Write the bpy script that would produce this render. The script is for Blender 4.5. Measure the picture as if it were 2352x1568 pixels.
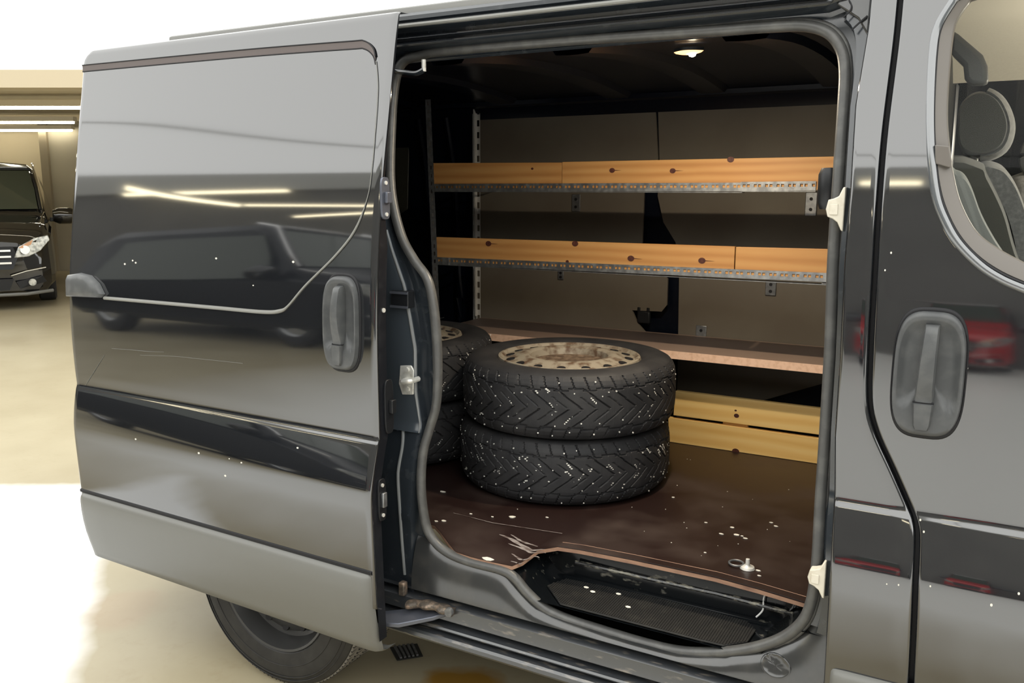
import bpy, bmesh, math, random
import numpy as np
from mathutils import Vector, Matrix

# ------------------------------------------------------------------ clear
for o in list(bpy.data.objects): bpy.data.objects.remove(o)
scene = bpy.context.scene
COL = scene.collection
random.seed(4)

# ------------------------------------------------------------------ camera
cam = bpy.data.cameras.new('camera')
cam_ob = bpy.data.objects.new('camera', cam)
COL.objects.link(cam_ob)
cam.sensor_width = 36.0
cam.lens = 2000.0 / 2352.0 * 36.0
cam.clip_start = 0.05
cam_ob.matrix_world = Matrix(((0.86989, -0.08613, 0.48567, 0.0),
                              (0.49325, 0.15190, -0.85651, -1.85),
                              (0.0, 0.98464, 0.17463, 1.5),
                              (0, 0, 0, 1)))
scene.camera = cam_ob

# ------------------------------------------------------------------ world: even white daylight above the glazed hall
world = bpy.data.worlds.new('world')
scene.world = world
world.use_nodes = True
bgn = world.node_tree.nodes['Background']
bgn.inputs['Color'].default_value = (1.0, 1.0, 0.965, 1)
bgn.inputs['Strength'].default_value = 2.75

# ------------------------------------------------------------------ view
scene.view_settings.view_transform = 'Standard'
scene.view_settings.look = 'None'
scene.view_settings.gamma = 1
scene.view_settings.exposure = 0.0
scene.view_settings.use_curve_mapping = False

# ------------------------------------------------------------------ measured points (metres; x = van forward, y = into the van, z = up)
PROFILE_REAR = [(1.945, 0.016), (1.925, 0.006), (1.86, -0.004), (1.7, -0.034), (1.54, -0.062), (1.35, -0.094), (1.21, -0.114), (1.15, -0.1195), (1.1, -0.122), (1.0, -0.124), (0.9, -0.1225), (0.862, -0.1208), (0.845, -0.126), (0.8, -0.1355), (0.76, -0.1415), (0.725, -0.1445), (0.7, -0.1448), (0.6, -0.142), (0.5, -0.139), (0.3, -0.13), (0.2, -0.12)]
PROFILE_FRONT = [(1.945, -0.006), (1.92, -0.012), (1.69, -0.056), (1.53, -0.087), (1.4, -0.107), (1.26, -0.121), (1.15, -0.1268), (1.1, -0.1282), (1.0, -0.129), (0.9, -0.1288), (0.862, -0.1292), (0.84, -0.137), (0.785, -0.1535), (0.74, -0.165), (0.715, -0.169), (0.69, -0.1695), (0.6, -0.1675), (0.5, -0.165), (0.3, -0.158), (0.2, -0.15)]
PTS = {
    'seal': [(-1.4735,0.1599,1.8406),(-1.4238,0.1616,1.8499),(-1.3606,0.1628,1.8556),(-1.1088,0.1627,1.8553),(-0.8705,0.1621,1.852),(-0.6557,0.1611,1.8471),(-0.4801,0.1604,1.8434),(-0.4154,0.1595,1.8387),(-0.3692,0.1562,1.821),(-0.3397,0.1496,1.7853),(-0.3275,0.1408,1.737),(-0.3238,0.1262,1.6606),(-0.3199,0.1003,1.526),(-0.3158,0.0748,1.346),(-0.3085,0.0617,1.1627),(-0.3072,0.059,0.9724),(-0.3056,0.0473,0.8287),(-0.3,0.0186,0.7004),(-0.3068,0.0203,0.6069),(-0.326,0.0217,0.5499),(-0.3691,0.023,0.5),(-0.4358,0.0242,0.4575),(-0.5161,0.0252,0.4248),(-0.6005,0.0258,0.4041),(-0.689,0.0259,0.4001),(-0.8051,0.0258,0.4038),(-0.9023,0.0256,0.4094),(-0.9651,0.0252,0.4226),(-1.0162,0.0243,0.4542),(-1.055,0.0233,0.4882),(-1.0946,0.023,0.5002),(-1.19,0.023,0.5011),(-1.2603,0.0227,0.511),(-1.3098,0.022,0.5389),(-1.3359,0.0209,0.5849),(-1.3467,0.0185,0.6847),(-1.3491,0.0331,0.78),(-1.3397,0.0528,0.8445),(-1.3211,0.0592,0.9132),(-1.3137,0.059,0.9992),(-1.3153,0.0597,1.0948),(-1.327,0.0628,1.1882),(-1.3482,0.0668,1.2571),(-1.3928,0.0706,1.3052),(-1.4366,0.0768,1.3646),(-1.4721,0.0882,1.4519),(-1.4903,0.1017,1.5341),(-1.5011,0.1245,1.652),(-1.5046,0.1425,1.7463),(-1.4967,0.1542,1.8105)],
    'seam': [(-0.227,0.1043,1.8635),(-0.2272,0.0885,1.779),(-0.2317,0.056,1.6096),(-0.2299,0.0289,1.4566),(-0.2259,0.0112,1.311),(-0.2224,0.0024,1.1802),(-0.2166,-0.0005,1.0735),(-0.2,-0.001,1.0121),(-0.1619,-0.0009,0.9354),(-0.1287,-0.0011,0.8676),(-0.1136,-0.0101,0.8367),(-0.1064,-0.0223,0.7964),(-0.0999,-0.0413,0.6663),(-0.0949,-0.0372,0.5057)],
    'pillar': [(-0.2816,0.0955,1.8176),(-0.2921,0.0668,1.6633),(-0.286,0.0343,1.4905),(-0.2851,0.0154,1.3516),(-0.2793,0.0011,1.148),(-0.2787,-0.001,0.9917),(-0.2641,-0.0404,0.7219),(-0.263,-0.0362,0.4728)],
    'win_outer': [(-0.1312,0.1024,1.8537),(-0.1542,0.0935,1.8064),(-0.159,0.0845,1.7571),(-0.1538,0.0639,1.6488),(-0.1432,0.0458,1.5572),(-0.1282,0.033,1.4826),(-0.1073,0.0254,1.4334),(-0.0814,0.0201,1.3929),(-0.0413,0.0156,1.3535),(-0.0032,0.013,1.3293),(0.0348,0.0114,1.3136)],
    'win_inner': [(-0.1018,0.1142,1.8529),(-0.1169,0.1098,1.8297),(-0.1257,0.1046,1.8016),(-0.127,0.0918,1.7314),(-0.1234,0.0741,1.6401),(-0.1125,0.0601,1.5694),(-0.1024,0.052,1.5239),(-0.085,0.0431,1.4704),(-0.0545,0.0353,1.4176),(-0.0155,0.0313,1.3862),(0.0308,0.0284,1.3605)],
    'ridge': [(-1.4839,0.0702,1.3932),(-1.4599,0.0636,1.335),(-1.4125,0.0555,1.237),(-1.3898,0.0508,1.1377),(-1.376,0.0494,1.067),(-1.3772,0.0491,0.9453),(-1.3617,0.0425,0.844),(-1.3672,0.0168,0.7568),(-1.379,0.0126,0.515),(-1.3784,0.0161,0.3966)],
    'bead': [(-1.4226,-0.0347,1.8117),(-1.4098,-0.0469,1.7464),(-1.4054,-0.0676,1.6387),(-1.4047,-0.0844,1.5527),(-1.4111,-0.0971,1.4774),(-1.4443,-0.1084,1.3955),(-1.5059,-0.1153,1.3274),(-1.6087,-0.1218,1.2434),(-1.6708,-0.1253,1.1851),(-1.7028,-0.126,1.1687),(-1.7679,-0.1259,1.1618),(-1.9386,-0.125,1.1609),(-2.1215,-0.1239,1.16),(-2.4479,-0.1221,1.1576)],
    'topstrip': [(-2.6308,-0.003,1.874),(-2.188,-0.0106,1.8698),(-1.8297,-0.017,1.8654),(-1.5173,-0.0234,1.8582),(-1.4666,-0.0248,1.8552),(-1.4361,-0.0289,1.8366),(-1.4251,-0.0332,1.8142)],
    'striplow_top': [(-2.6271,-0.1389,0.4936),(-1.3906,-0.1643,0.4885)],
    'cap': [(-2.6304,-0.1153,1.2078),(-2.6216,-0.1137,1.2222),(-2.5655,-0.1132,1.2304),(-2.51,-0.1144,1.2249),(-2.4704,-0.1171,1.2024),(-2.4447,-0.1202,1.1699),(-2.4621,-0.121,1.1579),(-2.6285,-0.1204,1.1518)],
    'scratch': [(-2.4266,-0.1258,0.9992),(-2.3318,-0.1262,1.0038),(-2.2706,-0.1264,1.0055),(-2.2404,-0.1265,1.007),(-2.1809,-0.1268,1.0112)],
    'scratch_b': [(-2.2924,-0.1263,0.9912),(-2.1335,-0.127,1.0025),(-2.0578,-0.1273,1.0046),(-1.9483,-0.1277,1.0076),(-1.8503,-0.1281,1.0098)],
    'scratch_c': [(-2.4664,-0.1256,0.9744),(-2.5257,-0.1244,0.9157),(-2.5829,-0.1222,0.8614)],
    'floor_front': [(-1.1893,-0.042,0.545),(-1.1209,-0.0437,0.545),(-1.0462,-0.0377,0.545),(-1.0387,0.0059,0.545),(-1.0311,0.1124,0.545),(-0.9851,0.1384,0.545),(-0.9254,0.1492,0.545),(-0.78,0.1584,0.545),(-0.6744,0.1608,0.545),(-0.5624,0.1635,0.545),(-0.4521,0.152,0.545),(-0.3365,0.1328,0.545)],
    'mat': [(-0.9958,0.0967,0.447),(-0.9674,0.1581,0.447),(-0.8433,0.1682,0.447),(-0.7228,0.1732,0.447),(-0.5829,0.1707,0.447),(-0.4768,0.164,0.447),(-0.4479,0.1337,0.447),(-0.4513,0.0662,0.447),(-0.4957,0.0229,0.447),(-0.5536,0.0083,0.447),(-0.7417,-0.0155,0.447),(-0.9185,0.0074,0.447)],
    'shelf1': [(-1.9705,1.0,1.5932),(-1.4006,1.0,1.5841),(-1.4093,1.0,1.5873),(-0.4961,1.0,1.5919),(-1.972,1.0,1.5134),(-1.3997,1.0,1.5092),(-0.4919,1.0,1.5224)],
    'rail1': [(-1.9727,0.995,1.51),(-0.5332,0.995,1.5172),(-0.5315,0.995,1.4894),(-1.9733,0.995,1.4816)],
    'shelf2': [(-1.9595,1.0,1.306),(-0.7757,1.0,1.3076),(-0.4945,1.0,1.3102),(-1.961,1.0,1.2238),(-0.7723,1.0,1.2307),(-0.4899,1.0,1.2329)],
    'rail2': [(-1.9533,0.995,1.2279),(-0.4931,0.995,1.2359),(-0.4914,0.995,1.2073),(-1.9539,0.995,1.1987)],
    'lowshelf': [(-0.4959,1.1,0.9223),(-0.4942,1.1,0.8931)],
    'lowback': [(-2.0451,1.46,0.8978),(-0.5596,1.46,0.9055)],
    'plank_a': [(-1.0374,1.224,0.7469),(-0.5091,1.224,0.745),(-0.5122,1.224,0.651),(-1.0427,1.224,0.6518)],
    'plank_b': [(-1.063,1.224,0.6406),(-0.5128,1.224,0.6368),(-0.5146,1.224,0.5433),(-1.0564,1.224,0.5441)],
    'cleat': [(-0.8587,1.244,0.6514),(-0.7671,1.244,0.6506)],
    'post': [(-1.9935,0.99,1.8227),(-1.9712,0.99,1.8216),(-1.9513,0.99,1.0383),(-1.9305,0.99,1.0397)],
    'backpost': [(-2.0562,1.44,1.8458),(-2.021,1.44,1.8442),(-2.0373,1.44,0.911),(-2.0835,1.44,0.9075)],
    'panel_l': [(-2.0407,1.465,1.858),(-1.2409,1.465,1.8496),(-1.2211,1.465,1.6076),(-1.2754,1.465,1.4812),(-1.2771,1.465,1.2743),(-1.2271,1.465,1.2065),(-1.1666,1.465,1.1396),(-1.1668,1.465,1.0347),(-1.1879,1.465,1.0068),(-1.315,1.465,1.0033),(-1.2889,1.465,0.9512),(-1.2328,1.465,0.8963),(-1.2364,1.465,0.7602),(-2.0969,1.465,0.6704),(-2.083,1.465,0.9042)],
    'panel_r': [(-1.2303,1.465,1.849),(-0.5123,1.465,1.8488),(-0.4462,1.465,0.8264),(-1.1107,1.465,0.7733),(-1.1153,1.465,0.9063),(-1.1198,1.465,1.142),(-1.1391,1.465,1.2855),(-1.1918,1.465,1.3627),(-1.2185,1.465,1.4645),(-1.2157,1.465,1.6075)],
    'brk_a': [(-0.653,1.46,1.4814),(-0.6115,1.46,1.3961)],
    'brk_b': [(-1.591,1.46,1.4698),(-1.5522,1.46,1.3988)],
    'brk_c': [(-0.7803,1.46,1.1566),(-0.7402,1.46,1.0981)],
    'brk_d': [(-1.6524,1.46,1.1522),(-1.6252,1.46,1.1128)],
    'brk_e': [(-1.0424,1.46,0.9638),(-0.9992,1.46,0.8944)],
    'clip': [(-1.296,1.475,0.998),(-1.233,1.475,1.0291),(-1.2311,1.475,0.9668),(-1.2894,1.475,0.9624)],
    'lampc': [(-0.7679,0.4389,1.848)],
    'headrest': [(-0.125,0.42,1.6424),(-0.1239,0.42,1.6836),(-0.1041,0.42,1.7093),(-0.0777,0.42,1.7145),(-0.0472,0.42,1.697),(-0.0255,0.42,1.6605),(-0.018,0.42,1.6227),(-0.0291,0.42,1.5852),(-0.0621,0.42,1.5686),(-0.102,0.42,1.5751),(-0.1187,0.42,1.5968)],
    'seat_near': [(-0.1298,0.26,1.5404),(-0.1128,0.26,1.5375),(-0.0955,0.26,1.5282),(-0.0784,0.26,1.4991),(-0.0559,0.26,1.4446),(-0.0253,0.26,1.3904),(0.0098,0.26,1.3368),(0.0848,0.26,1.2036),(0.0057,0.26,1.1972),(-0.1171,0.26,1.3784)],
    'seat_mid': [(-0.1392,0.32,1.5594),(-0.071,0.32,1.5566),(-0.0548,0.32,1.5315),(-0.0274,0.32,1.4806),(-0.007,0.32,1.4345),(0.0206,0.32,1.3514),(0.0775,0.32,1.2134),(-0.0024,0.32,1.1879),(-0.1248,0.32,1.3748)],
    'seat_front': [(-0.0758,0.42,1.5563),(-0.0394,0.42,1.5558),(-0.0165,0.42,1.5374),(0.008,0.42,1.499),(0.0349,0.42,1.4322),(0.0805,0.42,1.2983),(0.1078,0.42,1.1825),(0.0456,0.42,1.2174),(0.0156,0.42,1.3639),(-0.0184,0.42,1.4604)],
    'anchor': [(-0.1449,0.3,1.8314),(-0.129,0.3,1.8195),(-0.0803,0.3,1.7744),(-0.0695,0.3,1.7516),(-0.0648,0.3,1.7143),(-0.0999,0.3,1.7144),(-0.1109,0.3,1.7276),(-0.1155,0.3,1.7546),(-0.1446,0.3,1.7852)],
    'headliner': [(0.0011,1.2,1.8235),(-0.1024,1.2,1.8196)],
    'tapes': [(-0.0412,0.1006,1.8445)],
    'handle_f': [(-0.1766,0.0009,1.1405),(-0.0494,0.0013,1.1537),(-0.1235,0.0073,1.2642),(-0.1041,-0.001,1.0167)],
    'handle_s': [(-1.5375,-0.1258,1.1503),(-1.4235,-0.1262,1.159),(-1.4807,-0.1186,1.2761),(-1.4831,-0.1285,1.0304)],
    'striker': [(-1.4247,0.044,1.0171),(-1.3878,0.044,1.0208),(-1.3779,0.044,1.0073),(-1.3825,0.0441,0.9396),(-1.4196,0.0441,0.9352),(-1.4306,0.0441,0.9648)],
    'guide_u': [(-0.3129,0.0586,1.4549)],
    'guide_l': [(-0.2914,-0.0114,0.6795)],
    'catch': [(-0.36,0.16,1.5084)],
    'hinge_u': [(-1.371,-0.0924,1.4721)],
    'hinge_m': [(-1.371,-0.0987,0.936)],
    'hinge_l': [(-1.371,-0.1382,0.6933)],
    'uparm': [(-1.4964,0.1247,1.8129),(-1.4472,0.1228,1.8029),(-1.4109,0.122,1.7983),(-1.3877,0.1234,1.806)],
    'rollers': [(-1.4423,-0.06,0.3089),(-1.3506,-0.06,0.3583),(-1.2488,-0.06,0.4028),(-1.2712,-0.06,0.3468)],
    'ring': [(-0.531,0.2598,0.545),(-0.5049,0.2537,0.545)],
    'tie': [(-0.458,0.1714,0.46)],
    'flecks': [(-1.497,0.342,0.545),(-1.3556,0.1395,0.545),(-1.3735,0.1256,0.545),(-1.1979,0.2639,0.545),(-1.1402,0.0276,0.545),(-0.588,0.4558,0.545),(-0.5718,0.4543,0.545),(-0.6268,0.4409,0.545),(-0.689,0.5015,0.545),(-0.5248,0.5944,0.545),(-0.6276,0.2951,0.545),(-0.5604,0.4433,0.545),(-1.248,0.2355,0.545),(-1.1072,0.3112,0.545),(-0.4776,0.2545,0.545),(-0.4682,0.2253,0.545),(-0.8407,0.6545,0.545),(-0.5077,0.5739,0.545),(-0.6134,0.503,0.545),(-1.3166,0.2245,0.545)],
    'flecks_mat': [(-0.8957,0.1296,0.452),(-0.8702,0.115,0.452),(-0.8066,0.1368,0.452),(-0.7575,0.0819,0.452)],
    'smear': [(-1.1764,0.1514,0.545),(-1.0065,0.1033,0.545)],
    'smear_b': [(-1.3654,0.2049,0.545),(-1.2272,0.2007,0.545),(-1.0147,0.2249,0.545)],
    'drain': [(-1.6982,0.3155,-0.04),(-1.6371,0.3762,-0.04),(-1.5793,0.3254,-0.04),(-1.6339,0.2665,-0.04)],
    'cseam_a': [(-0.3259,0.1229,1.8765),(-0.3198,0.1207,1.8654),(-0.3221,0.1185,1.8542),(-0.3336,0.1162,1.8422)],
    'cseam_b': [(-0.2867,0.116,1.8413),(-0.3013,0.1136,1.8287),(-0.3143,0.1112,1.816)],
    'cseam_c': [(-0.2872,0.1073,1.8165),(-0.2955,0.1041,1.799),(-0.3047,0.1009,1.7815)],
    'chips_d': [(-2.3169,-0.1086,1.2792),(-2.3023,-0.1095,1.2732),(-1.9518,-0.1104,1.3004),(-1.6558,-0.1139,1.3031),(-2.3115,-0.1504,0.7268),(-2.0227,-0.1556,0.7276),(-1.8942,-0.1575,0.731),(-1.8443,-0.1589,0.7276),(-1.913,-0.1588,0.6772),(-1.6386,-0.1466,0.7991),(-2.3533,-0.1098,1.2671),(-1.8031,-0.1189,1.2325)],
    'chips_f': [(-0.1988,0.0177,1.3722),(-0.2071,0.0139,1.3377),(-0.1048,-0.0075,0.8439),(-0.0963,-0.0144,0.8232),(-0.1538,-0.0412,0.7094),(-0.1321,-0.0411,0.7126),(-0.075,-0.0402,0.723),(0.0322,-0.0412,0.7104),(0.0751,-0.0366,0.7422),(-0.0468,0.0015,1.1582)],
    'rwin': [(-2.5147,1.484,1.756),(-2.4641,1.484,1.7837),(-2.4348,1.484,1.773),(-2.4284,1.484,1.734),(-2.4469,1.484,1.398),(-2.5264,1.484,1.3564)],
    'plug': [(-0.4056,-0.0052,0.4357),(-0.3367,-0.0058,0.456),(-0.3723,-0.0061,0.4691),(-0.3701,-0.0046,0.4182)],
    'k1a': [(-1.2155,1.0,1.5565)],
    'k1b': [(-0.9965,1.0,1.5531)],
    'k1c': [(-0.8025,1.0,1.5873)],
    'k1d': [(-1.531,1.0,1.5656)],
    'k2a': [(-1.7177,1.0,1.288)],
    'k2b': [(-1.3538,1.0,1.2994)],
    'k2c': [(-1.1384,1.0,1.2548)],
    'k2d': [(-0.8848,1.0,1.2576)],
    'k2e': [(-1.3843,1.0,1.234)],
    'k3a': [(-0.8045,1.224,0.6814)],
    'k3b': [(-0.8085,1.224,0.7004)],
    'k3c': [(-0.8016,1.224,0.5469)],
}
GZ = -0.04            # garage floor height
FZ = 0.545            # cargo floor height
DX0, DX1 = -2.634, -1.373

# ------------------------------------------------------------------ small maths
def pchip(pts):
    pts = sorted(pts)
    x = [p[0] for p in pts]; y = [p[1] for p in pts]
    n = len(x)
    h = [x[i+1]-x[i] for i in range(n-1)]
    d = [(y[i+1]-y[i])/h[i] for i in range(n-1)]
    m = [0.0]*n; m[0] = d[0]; m[-1] = d[-1]
    for i in range(1, n-1):
        if d[i-1]*d[i] > 0:
            w1 = 2*h[i]+h[i-1]; w2 = h[i]+2*h[i-1]
            m[i] = (w1+w2)/(w1/d[i-1]+w2/d[i])
    def f(t):
        t = min(max(t, x[0]), x[-1])
        i = 0
        while i < n-2 and t > x[i+1]: i += 1
        s = (t-x[i])/h[i]
        return ((1+2*s)*(1-s)**2*y[i] + s*(1-s)**2*h[i]*m[i] + s*s*(3-2*s)*y[i+1] + s*s*(s-1)*h[i]*m[i+1])
    return f
f_rear = pchip(PROFILE_REAR); f_front = pchip(PROFILE_FRONT)
def y_body(z): return f_front(z)+0.128
def y_door(x, z):
    u = (x-DX0)/(DX1-DX0)
    return f_rear(z)+(f_front(z)-f_rear(z))*u
def lerp(a, b, t): return a+(b-a)*t
def sstep(a, b, t):
    t = min(max((t-a)/(b-a), 0), 1); return t*t*(3-2*t)
def linspace(a, b, n): return [a+(b-a)*i/(n-1) for i in range(n)]
def interp(pairs):
    pairs = sorted(pairs)
    def f(t):
        if t <= pairs[0][0]: return pairs[0][1]
        for (a, b), (c_, d) in zip(pairs, pairs[1:]):
            if t <= c_: return lerp(b, d, (t-a)/(c_-a)) if c_ > a else d
        return pairs[-1][1]
    return f
def catmull(pts, n=6, closed=False):
    P = [Vector(p) for p in pts]; out = []; N = len(P)
    rng = range(N) if closed else range(N-1)
    for i in rng:
        p0 = P[(i-1) % N] if closed or i > 0 else P[0]
        p1 = P[i]; p2 = P[(i+1) % N]
        p3 = P[(i+2) % N] if closed or i+2 < N else P[-1]
        for k in range(n):
            t = k/n
            out.append(0.5*((2*p1)+(p2-p0)*t+(2*p0-5*p1+4*p2-p3)*t*t+(3*p1-p0-3*p2+p3)*t**3))
    if not closed: out.append(P[-1])
    return out

# ------------------------------------------------------------------ materials
def nodes_of(name):
    m = bpy.data.materials.new(name); m.use_nodes = True
    nt = m.node_tree
    return m, nt, nt.nodes['Principled BSDF']
def mat(name, col, rough=0.5, metal=0.0, ior=1.45, spec=0.5, var=None, bump=None, coat=0.0, stretch=(1, 1, 1), emit=None, rvar=0.0, sheen=0.0):
    """var=(scale, colour2, low, high[, detail]) mottles the colour; bump=(scale, strength, distance)"""
    m, nt, b = nodes_of(name)
    L = nt.links
    b.inputs['Base Color'].default_value = (*col, 1)
    b.inputs['Roughness'].default_value = rough
    b.inputs['Metallic'].default_value = metal
    b.inputs['IOR'].default_value = ior
    b.inputs['Specular IOR Level'].default_value = spec
    b.inputs['Coat Weight'].default_value = coat
    b.inputs['Coat Roughness'].default_value = 0.04
    if sheen: b.inputs['Sheen Weight'].default_value = sheen
    tc = nt.nodes.new('ShaderNodeTexCoord'); mp = nt.nodes.new('ShaderNodeMapping')
    L.new(tc.outputs['Object'], mp.inputs['Vector']); mp.inputs['Scale'].default_value = stretch
    if var:
        n = nt.nodes.new('ShaderNodeTexNoise'); n.inputs['Scale'].default_value = var[0]
        n.inputs['Detail'].default_value = var[4] if len(var) > 4 else 6
        L.new(mp.outputs['Vector'], n.inputs['Vector'])
        r = nt.nodes.new('ShaderNodeValToRGB')
        r.color_ramp.elements[0].position = var[2]; r.color_ramp.elements[0].color = (*col, 1)
        r.color_ramp.elements[1].position = var[3]; r.color_ramp.elements[1].color = (*var[1], 1)
        L.new(n.outputs['Fac'], r.inputs['Fac']); L.new(r.outputs['Color'], b.inputs['Base Color'])
        if rvar:
            mr = nt.nodes.new('ShaderNodeMapRange')
            mr.inputs['From Min'].default_value = var[2]; mr.inputs['From Max'].default_value = var[3]
            mr.inputs['To Min'].default_value = rough; mr.inputs['To Max'].default_value = rough+rvar
            L.new(n.outputs['Fac'], mr.inputs['Value']); L.new(mr.outputs['Result'], b.inputs['Roughness'])
    if bump:
        n2 = nt.nodes.new('ShaderNodeTexNoise'); n2.inputs['Scale'].default_value = bump[0]; n2.inputs['Detail'].default_value = 3
        L.new(mp.outputs['Vector'], n2.inputs['Vector'])
        bp = nt.nodes.new('ShaderNodeBump'); bp.inputs['Strength'].default_value = bump[1]; bp.inputs['Distance'].default_value = bump[2]
        L.new(n2.outputs['Fac'], bp.inputs['Height']); L.new(bp.outputs['Normal'], b.inputs['Normal'])
    if emit:
        b.inputs['Emission Color'].default_value = (*emit[0], 1); b.inputs['Emission Strength'].default_value = emit[1]
    return m

def wood_mat(name, c1, c2, c3, scale=1.0):
    m, nt, b = nodes_of(name); L = nt.links
    tc = nt.nodes.new('ShaderNodeTexCoord'); mp = nt.nodes.new('ShaderNodeMapping')
    oi = nt.nodes.new('ShaderNodeObjectInfo')
    L.new(tc.outputs['Object'], mp.inputs['Vector'])
    mp.inputs['Scale'].default_value = (1.3*scale, 1*scale, 16*scale)
    cx = nt.nodes.new('ShaderNodeCombineXYZ')
    mul = nt.nodes.new('ShaderNodeMath'); mul.operation = 'MULTIPLY'; mul.inputs[1].default_value = 37.0
    L.new(oi.outputs['Random'], mul.inputs[0]); L.new(mul.outputs[0], cx.inputs[0]); L.new(mul.outputs[0], cx.inputs[2])
    L.new(cx.outputs[0], mp.inputs['Location'])
    n = nt.nodes.new('ShaderNodeTexNoise'); n.inputs['Scale'].default_value = 1.6; n.inputs['Detail'].default_value = 4; n.inputs['Distortion'].default_value = 1.2
    L.new(mp.outputs[0], n.inputs['Vector'])
    w = nt.nodes.new('ShaderNodeTexWave'); w.wave_type = 'BANDS'; w.bands_direction = 'Z'
    w.inputs['Scale'].default_value = 0.55; w.inputs['Distortion'].default_value = 9; w.inputs['Detail'].default_value = 3; w.inputs['Detail Scale'].default_value = 0.6
    L.new(mp.outputs[0], w.inputs['Vector'])
    mx = nt.nodes.new('ShaderNodeMath'); mx.operation = 'MULTIPLY_ADD'; mx.inputs[1].default_value = 0.42
    L.new(w.outputs['Fac'], mx.inputs[0])
    sc = nt.nodes.new('ShaderNodeMath'); sc.operation = 'MULTIPLY'; sc.inputs[1].default_value = 0.62
    L.new(n.outputs['Fac'], sc.inputs[0]); L.new(sc.outputs[0], mx.inputs[2])
    r = nt.nodes.new('ShaderNodeValToRGB')
    r.color_ramp.elements[0].position = 0.18; r.color_ramp.elements[0].color = (*c1, 1)
    r.color_ramp.elements[1].position = 0.82; r.color_ramp.elements[1].color = (*c3, 1)
    e = r.color_ramp.elements.new(0.5); e.color = (*c2, 1)
    L.new(mx.outputs[0], r.inputs['Fac']); L.new(r.outputs[0], b.inputs['Base Color'])
    b.inputs['Roughness'].default_value = 0.5
    return m

M = {}
M['paint'] = mat('black_car_paint', (0.010, 0.011, 0.013), rough=0.045, ior=2.25, spec=0.5)
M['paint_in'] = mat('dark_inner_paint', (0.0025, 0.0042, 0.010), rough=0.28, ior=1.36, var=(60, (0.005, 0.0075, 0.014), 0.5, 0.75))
M['jamb'] = mat('jamb_paint', (0.020, 0.025, 0.031), rough=0.18, ior=1.75, var=(25, (0.042, 0.048, 0.053), 0.55, 0.85), rvar=0.15)
M['sill_paint'] = mat('dusty_sill_paint', (0.030, 0.031, 0.031), rough=0.16, ior=1.75, var=(12, (0.058, 0.056, 0.05), 0.45, 0.85), rvar=0.12)
M['well'] = mat('scuffed_step_paint', (0.005, 0.006, 0.007), rough=0.13, ior=1.38, var=(45, (0.20, 0.19, 0.155), 0.64, 0.80, 9), rvar=0.4, stretch=(0.5, 1, 1))
M['ridge_scuff'] = mat('scuffed_ridge_paint', (0.020, 0.020, 0.020), rough=0.2, ior=1.6, var=(120, (0.34, 0.32, 0.25), 0.48, 0.68, 9), rvar=0.4, stretch=(0.4, 1, 1))
M['track'] = mat('dirty_track_metal', (0.035, 0.038, 0.042), rough=0.28, ior=1.9, var=(70, (0.24, 0.21, 0.17), 0.58, 0.80, 8), stretch=(0.25, 1, 1))
M['flange'] = mat('door_edge_paint', (0.009, 0.010, 0.013), rough=0.35, ior=1.4, var=(30, (0.02, 0.021, 0.024), 0.5, 0.8))
M['pressing'] = mat('blue_grey_jamb_pressing', (0.045, 0.055, 0.066), rough=0.22, ior=1.7)
M['ridge_light'] = mat('jamb_ridge_highlight', (0.19, 0.20, 0.205), rough=0.25, ior=1.7)  # highlight along the jamb ridges, painted in as a lighter colour
M['galv_white'] = mat('bright_zinc_upright', (0.72, 0.72, 0.70), rough=0.42, metal=0.25)
M['side_glass'] = mat('dim_side_glass', (0.060, 0.060, 0.047), rough=0.3)
M['rust'] = mat('rusty_greasy_metal', (0.10, 0.085, 0.07), rough=0.45, metal=0.4, var=(60, (0.30, 0.22, 0.16), 0.45, 0.7), bump=(90, 0.6, 0.004))
M['trim'] = mat('grey_plastic_trim', (0.15, 0.15, 0.138), rough=0.42, spec=0.55, bump=(900, 0.08, 0.001))
M['handle'] = mat('worn_handle_plastic', (0.070, 0.073, 0.075), rough=0.40, spec=0.5, var=(28, (0.105, 0.108, 0.108), 0.45, 0.75), bump=(700, 0.1, 0.001))
M['mauve'] = mat('taupe_channel_strip', (0.125, 0.105, 0.102), rough=0.4)
M['bead'] = mat('light_rubber_bead', (0.19, 0.19, 0.172), rough=0.35, spec=0.6)
M['seal'] = mat('door_seal_rubber', (0.072, 0.072, 0.07), rough=0.38, spec=0.62, var=(30, (0.12, 0.12, 0.112), 0.45, 0.8), bump=(300, 0.12, 0.002))
M['black'] = mat('black_gap_rubber', (0.008, 0.008, 0.010), rough=0.6)
M['chrome_edge'] = mat('window_edge_gloss', (0.09, 0.10, 0.11), rough=0.10, ior=2.3)
M['frame'] = mat('taupe_window_frame', (0.15, 0.137, 0.123), rough=0.35, spec=0.5)
M['ply_floor'] = mat('brown_phenolic_floor', (0.019, 0.0095, 0.008), rough=0.36, spec=0.45, var=(4.5, (0.060, 0.041, 0.034), 0.48, 0.80, 9), rvar=0.2, bump=(400, 0.05, 0.001))
M['ply_wall'] = mat('brown_wall_plywood', (0.145, 0.124, 0.098), rough=0.6, spec=0.35, var=(3.2, (0.185, 0.166, 0.132), 0.35, 0.75))
M['ply_edge'] = mat('raw_plywood_edge', (0.34, 0.20, 0.13), rough=0.7, var=(50, (0.20, 0.11, 0.075), 0.45, 0.7), stretch=(0.3, 1, 1))
M['pine'] = wood_mat('pine_board', (0.38, 0.175, 0.052), (0.46, 0.23, 0.075), (0.51, 0.28, 0.10))
M['pine_y'] = wood_mat('yellow_pine_plank', (0.80, 0.48, 0.145), (0.87, 0.57, 0.20), (0.91, 0.64, 0.25))
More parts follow.
